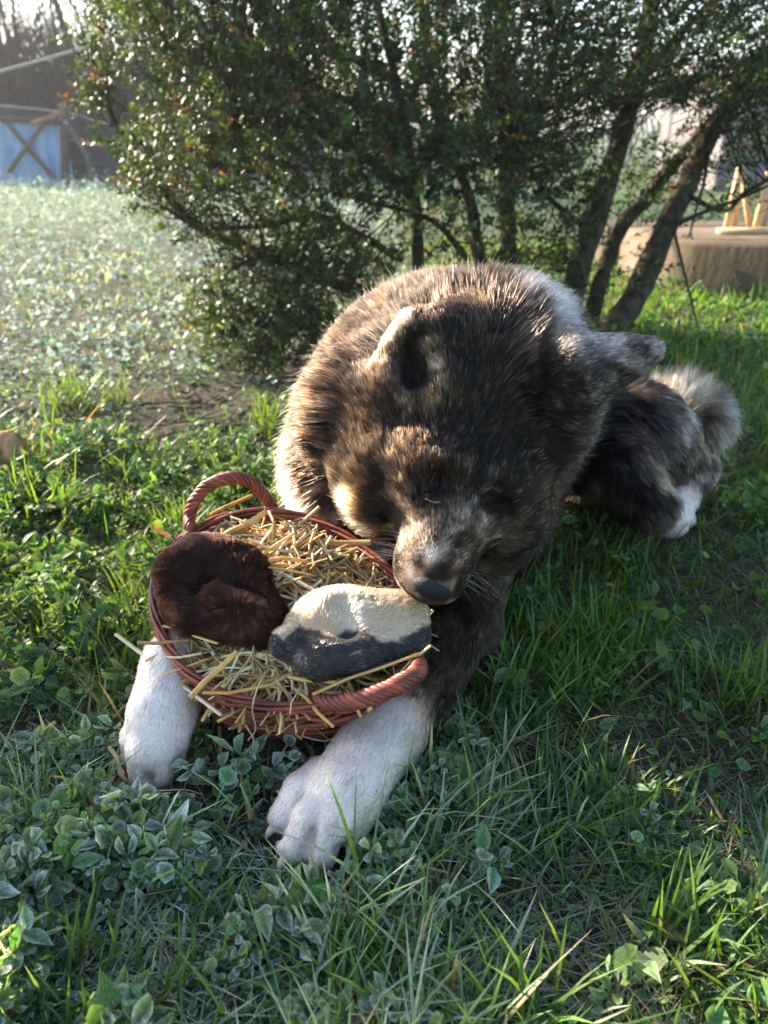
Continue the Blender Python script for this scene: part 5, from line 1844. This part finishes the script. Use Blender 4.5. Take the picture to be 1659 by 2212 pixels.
rope_o = tube_obj('washing_line', spline([PY(-160, 196, 4.7), PY(0, 154, 4.7), PY(120, 121, 4.7), PY(223, 90, 4.7), PY(330, 55, 4.7), PY(560, -30, 4.7)], 50), .0080, M_wire, None, 6)
tag(rope_o, 'pale rope stretched slantwise across the top left in front of the wood', 'rope')


# bare trees, each on its own
def bare_tree(px, Y, rad, h, lean, label, nb_=14, sd=0):
    r_ = np.random.default_rng(100 + sd)
    h = min(h, 7) * .72
    X0 = (px - 829.5) / FPX * (Y * 1.115)
    e = empty('bare_tree', (X0, Y, 0))
    tag(e, label, 'tree', 'bare trees of the wood behind the field')
    P = spline([(X0, Y, -.1), (X0 + lean * h * .35 + r_.normal(0, .05), Y, h * .35), (X0 + lean * h * .7 + r_.normal(0, .12), Y, h * .7), (X0 + lean * h, Y, h)], 26)
    tube_obj('trunk', P, np.linspace(rad, rad * .3, 26) * np.where(np.arange(26) < 2, 1.15, 1), M_farbark, e, 9)
    s_ = Soup()
    for i in range(nb_):
        t = r_.uniform(.04, .95)
        b = P[int(t * 25)]
        az = r_.uniform(0, 6.28); Lb = r_.uniform(.5, 1.5) * (1.1 - .6 * t) * (h / 6)
        d = np.array([np.cos(az), np.sin(az), r_.uniform(.1, .9)])
        c = spline([b, b + d * Lb * .5 + r_.normal(0, .04, 3), b + d * Lb + [0, 0, .12 * Lb]], 7)
        V_, T_, Q_ = tube_geo(c, np.linspace(rad * .22, rad * .05, 7), 4, False)
        s_.add(V_, None, Q_)
        for _ in range(5):
            b2_ = c[r_.integers(2, 7)]
            d2_ = d + r_.normal(0, .7, 3)
            V_, T_, Q_ = tube_geo(np.array([b2_, b2_ + d2_ * Lb * .25 + r_.normal(0, .02, 3), b2_ + d2_ * Lb * .45]), np.array([.009, .006, .003]), 3, False)
            s_.add(V_, None, Q_)
    link('branches', s_.mesh('branches', M_farbark), e)


TR = [
    (98, 12.2, .10, 8, .0, 'dark upright bare trunk right of the blue gate top'), (22, 12.0, .075, 8, .01, 'dark upright bare trunk above the left of the gate'),
    (128, 12.6, .06, 8, -.01, 'dark slim trunk above the gate post'), (62, 12.4, .055, 8, .015, 'dark slim trunk above the middle of the gate'),
    (168, 13.5, .19, 8, 0.0, 'thickest dark bare trunk, left of the shrub'), (108, 14.5, .055, 7, .01, 'straight bare tree third from the left edge'),
    (140, 13.0, .045, 6, -.01, 'slender wavy bare tree just left of the thickest trunk'), (40, 15, .10, 7, -.02, 'grey bare trunk near the left edge'),
    (52, 16, .09, 7, .03, 'leaning bare trunk near the left edge'), (12, 14, .05, 6, .05, 'thin bare tree at the left edge'),
    (85, 15.5, .05, 6, -.05, 'thin leaning bare tree above the blue gate'), (205, 15, .05, 6, .03, 'thin bare tree right of the thickest trunk'),
    (222, 14, .035, 5, -.03, 'thinnest bare tree beside the left edge of the shrub'), (70, 18, .07, 7, .0, 'far bare tree in the haze above the gate'),
    (-40, 15, .09, 7, .02, 'bare tree just past the left edge'), (300, 15, .08, 7, .0, 'bare tree behind the left side of the shrub'),
    (420, 16, .09, 7, .02, 'bare tree behind the middle of the left lobe of the shrub'), (600, 17, .10, 7, -.02, 'bare tree behind the centre of the shrub'),
    (800, 18, .09, 7, 0, 'bare tree glimpsed through the shrub'), (1050, 20, .10, 7, 0, 'distant bare tree behind the upright trunks of the shrub'),
]
for i, q in enumerate(TR): bare_tree(*q[:5], q[5], 16, i)
# the thicket between them reads as one mass of stems
s = Soup()
for i in range(4600):
    Y = rng.uniform(13, 21); X_ = rng.uniform(-12, -3.5) if i % 4 else rng.uniform(-16, 6)
    z0 = rng.uniform(-.1, 1.6) * rng.random(); Ln = rng.uniform(.6, 2.6)
    d = norm(np.array([rng.normal(0, .45), rng.normal(0, .2), 1.0]))
    a_ = np.array([X_, Y, z0])
    V_, T_, Q_ = tube_geo(np.array([a_, a_ + d * Ln * .5 + rng.normal(0, .08, 3), a_ + d * Ln]), np.array([.016, .012, .005]) * rng.uniform(.6, 1.6), 3, False)
    s.add(V_, None, Q_)
for i in range(13000):
    Y = rng.uniform(14, 22); X_ = rng.uniform(-12, -3.5) if i % 4 else rng.uniform(-16, 7)
    a_ = np.array([X_, Y, min(2.6, rng.exponential(.62)) - .05])
    d = norm(rng.normal(0, 1, 3) + [0, 0, .5]); Ln = rng.uniform(.15, .6)
    w_ = norm(np.cross(d, rng.normal(0, 1, 3))) * rng.uniform(.006, .03)
    s.add(np.array([a_ - w_, a_ + w_, a_ + d * Ln]), T=[(0, 1, 2)])
th_ = link('thicket', s.mesh('thicket', M_farbark))
tag(th_, 'hazy thicket of bare stems and brambles along the edge of the wood', 'thicket', kind='stuff')

# ------------------------------------------------------------------ right: concrete block, laths, pale shed
M_conc = mat_basic('concrete', (.13, .10, .072), rough=.9, noise=.25, nscale=9, bump=.5, bscale=45, spec=.15, stretch=(1, 1, .5), bdist=.006)
c0 = Pz(1490, 637); c1 = np.array([1.06, 3.62, 0.0])
zt = .188
wall_ = empty('concrete_plinth', (1.6, 3.4, 0))
tag(wall_, 'low concrete plinth with a sunlit end at the right edge', 'wall')
dx = norm(c1 - c0)
rt = np.array([1.0, .02, 0])
V = []
for z_, g in ((-.08, 0.0), (zt - .012, 0.0), (zt, .012)):
    for p_ in (c0 + (rt - dx) * 0 + (rt + dx) * g, c0 + rt * 2.6 + (dx - rt) * g, c1 + rt * 2.6 + (-dx - rt) * g, c1 + (rt - dx) * g):
        V.append([p_[0], p_[1], z_])
Q = []
for l_ in (0, 4):
    for k in range(4): Q.append((l_ + k, l_ + (k + 1) % 4, l_ + 4 + (k + 1) % 4, l_ + 4 + k))
Q.append((8, 9, 10, 11))
link('block', mesh_np('block', np.array(V), np.array(Q), M_conc, None, False), wall_)
# the further stretch of the same plinth, set back to the left
V = []
d0_ = np.array([1.02, 3.70, 0]);
import bmesh
bm = box_geo((1.55, 3.86, -.08), 1.05, .22, zt + .07, 0.0, .008)
bm_obj('back_block', bm, M_conc, wall_)
M_lath = mat_basic('new_wood', (.52, .36, .20), rough=.7, noise=.15, nscale=14, bump=.2, stretch=(1, 1, .2))
tres = empty('wooden_trestle', PY(1600, 500, 3.5))
tag(tres, 'narrow wooden trestle of new laths standing on the concrete plinth', 'trestle')
YT = 3.45
bar('leg', PY(1569, 497, YT), PY(1600, 362, YT + .02), .026, .02, M_lath, tres)
bar('leg', PY(1584, 497, YT + .08), PY(1603, 365, YT + .10), .020, .02, M_lath, tres)
bar('leg', PY(1622, 503, YT + .03), PY(1602, 362, YT + .045), .020, .02, M_lath, tres)
tres2 = empty('wooden_trestle', PY(1640, 500, 3.5))
tag(tres2, 'second wooden trestle cut off by the right edge', 'trestle')
bar('leg', PY(1632, 503, YT - .02), PY(1664, 372, YT), .030, .02, M_lath, tres2)
bar('leg', PY(1645, 503, YT + .04), PY(1668, 372, YT + .05), .024, .02, M_lath, tres2)
bar('leg', PY(1700, 503, YT - .02), PY(1667, 372, YT + .025), .026, .02, M_lath, tres2)
bd_ = bar('board', PY(1552, 500, YT - .07), PY(1740, 497, YT - .07), .022, .06, M_lath, None)
tag(bd_, 'flat grey board lying on the concrete plinth under the trestles', 'board')
bd_.name = 'board'
M_pale = mat_basic('pale_render', (.17, .155, .16), rough=.9, noise=.12, nscale=2.5, bump=.2, bscale=20)
M_pane = mat_basic('pale_blue_pane', (.30, .42, .50), rough=.25, noise=.1, nscale=3, bump=0, spec=.6)
M_roof = mat_basic('shed_roof', (.20, .18, .18), rough=.9, noise=.2, nscale=5, bump=.3)
shed = empty('pale_shed', (5.2, 9.0, 0))
tag(shed, 'pale grey shed half hidden behind the shrub at the right', 'shed')
bm_obj('wall', box_geo((6.0, 9.6, -.1), 5.2, 2.0, 1.18, 0, .01), M_pale, shed)
bm_obj('roof', box_geo((6.0, 9.6, 1.083), 5.5, 2.3, .10, 0, .02), M_roof, shed)
for k in range(4):
    f_o = bm_obj('window', box_geo((4.30 + k * 1.0, 8.59, .42), .62, .05, .42, 0, .004), M_lath, shed)
    bm_obj('pane', box_geo((4.30 + k * 1.0, 8.567, .46), .52, .02, .34, 0, .002), M_pane, f_o)

# ------------------------------------------------------------------ left edge: sawn log end, and an unseen tree added to shade the foreground
M_log = mat_basic('sawn_wood', (.46, .27, .13), rough=.8, noise=.3, nscale=30, bump=.6, bscale=90, spec=.2, bdist=.003)
lc = PY(20, 972, 1.33)
e = empty('log', (lc[0] - .2, lc[1], 0))
tag(e, 'short sawn log whose pale end pokes in at the left edge', 'log')
LP = np.array([lc + [0.0, 0, 0], lc + [-.02, .003, 0], lc + [-.25, .05, -.02], lc + [-.5, .11, -.045]])
LS = spline(LP, 14)
tube_obj('wood', LS[1:], (.034) * (1 + .10 * np.sin(np.arange(13) * 1.7)), M_log, e, 12)
tube_obj('cut_end', spline([LS[0] + [.012, 0, 0], LS[0], LS[1], LS[2]], 8), np.array([.026, .031, .0325, .0325, .0325, .0325, .032, .030]), M_log, e, 12)
n_c, t_c = .215, 1.70
tx, ty = -.8 * t_c + .6 * n_c, .6 * t_c + .8 * n_c
e = empty('added_shade_tree', (tx, ty, 0))
tag(e, 'unseen tree added just left of the view to shade the foreground', 'tree')
P = spline([(tx, ty, -.05), (tx + .01, ty, .5), (tx - .01, ty + .02, 1.1), (tx + .02, ty, 1.7)], 24)
tube_obj('trunk', P, np.linspace(.095, .085, 24) * (1 + .08 * np.sin(np.arange(24) * 1.3)), M_bark, e, 14)
tube_obj('added_limb', spline([P[8] + [0, 0, -.03], P[8] + np.array([.6, .8, 0]) * .13 + [0, 0, -.005], P[8] + np.array([.6, .8, 0]) * .255 + [0, 0, .02]], 8), np.array([.13, .13, .13, .13, .128, .125, .12, .11]), M_bark, e, 12)  # thick stub added and placed to shade the white paws
for k, (dx_, dy_, dz_) in enumerate(((-.8, .2, .9), (.15, -.7, .9), (-.3, .6, .9))):
    b = P[20 + k]
    tube_obj('added_limb', spline([b, b + np.array([dx_, dy_, dz_]) * .4, b + np.array([dx_, dy_, dz_ + .4]) * .9], 12), np.linspace(.05, .015, 12), M_bark, e, 8)
# ------------------------------------------------------------------ thin morning haze
m, nt, out = new_mat('haze_air')
pv = N(nt, 'ShaderNodeVolumePrincipled')
pv.inputs['Color'].default_value = (.86, .90, .97, 1)
pv.inputs['Density'].default_value = .0022
pv.inputs['Anisotropy'].default_value = .55
nt.links.new(pv.outputs[0], out.inputs['Volume'])
V = [(x, y, z) for z in (-1.2, 5.4) for y in (-70, 330) for x in (-240, 240)]
Q = [(0, 2, 3, 1), (4, 5, 7, 6), (0, 1, 5, 4), (2, 6, 7, 3), (0, 4, 6, 2), (1, 3, 7, 5)]
hz = link('haze', mesh_np('haze', np.array(V, float), np.array(Q), m, None, False))
tag(hz, 'thin bluish morning haze over the field and the wood', 'haze', kind='stuff')
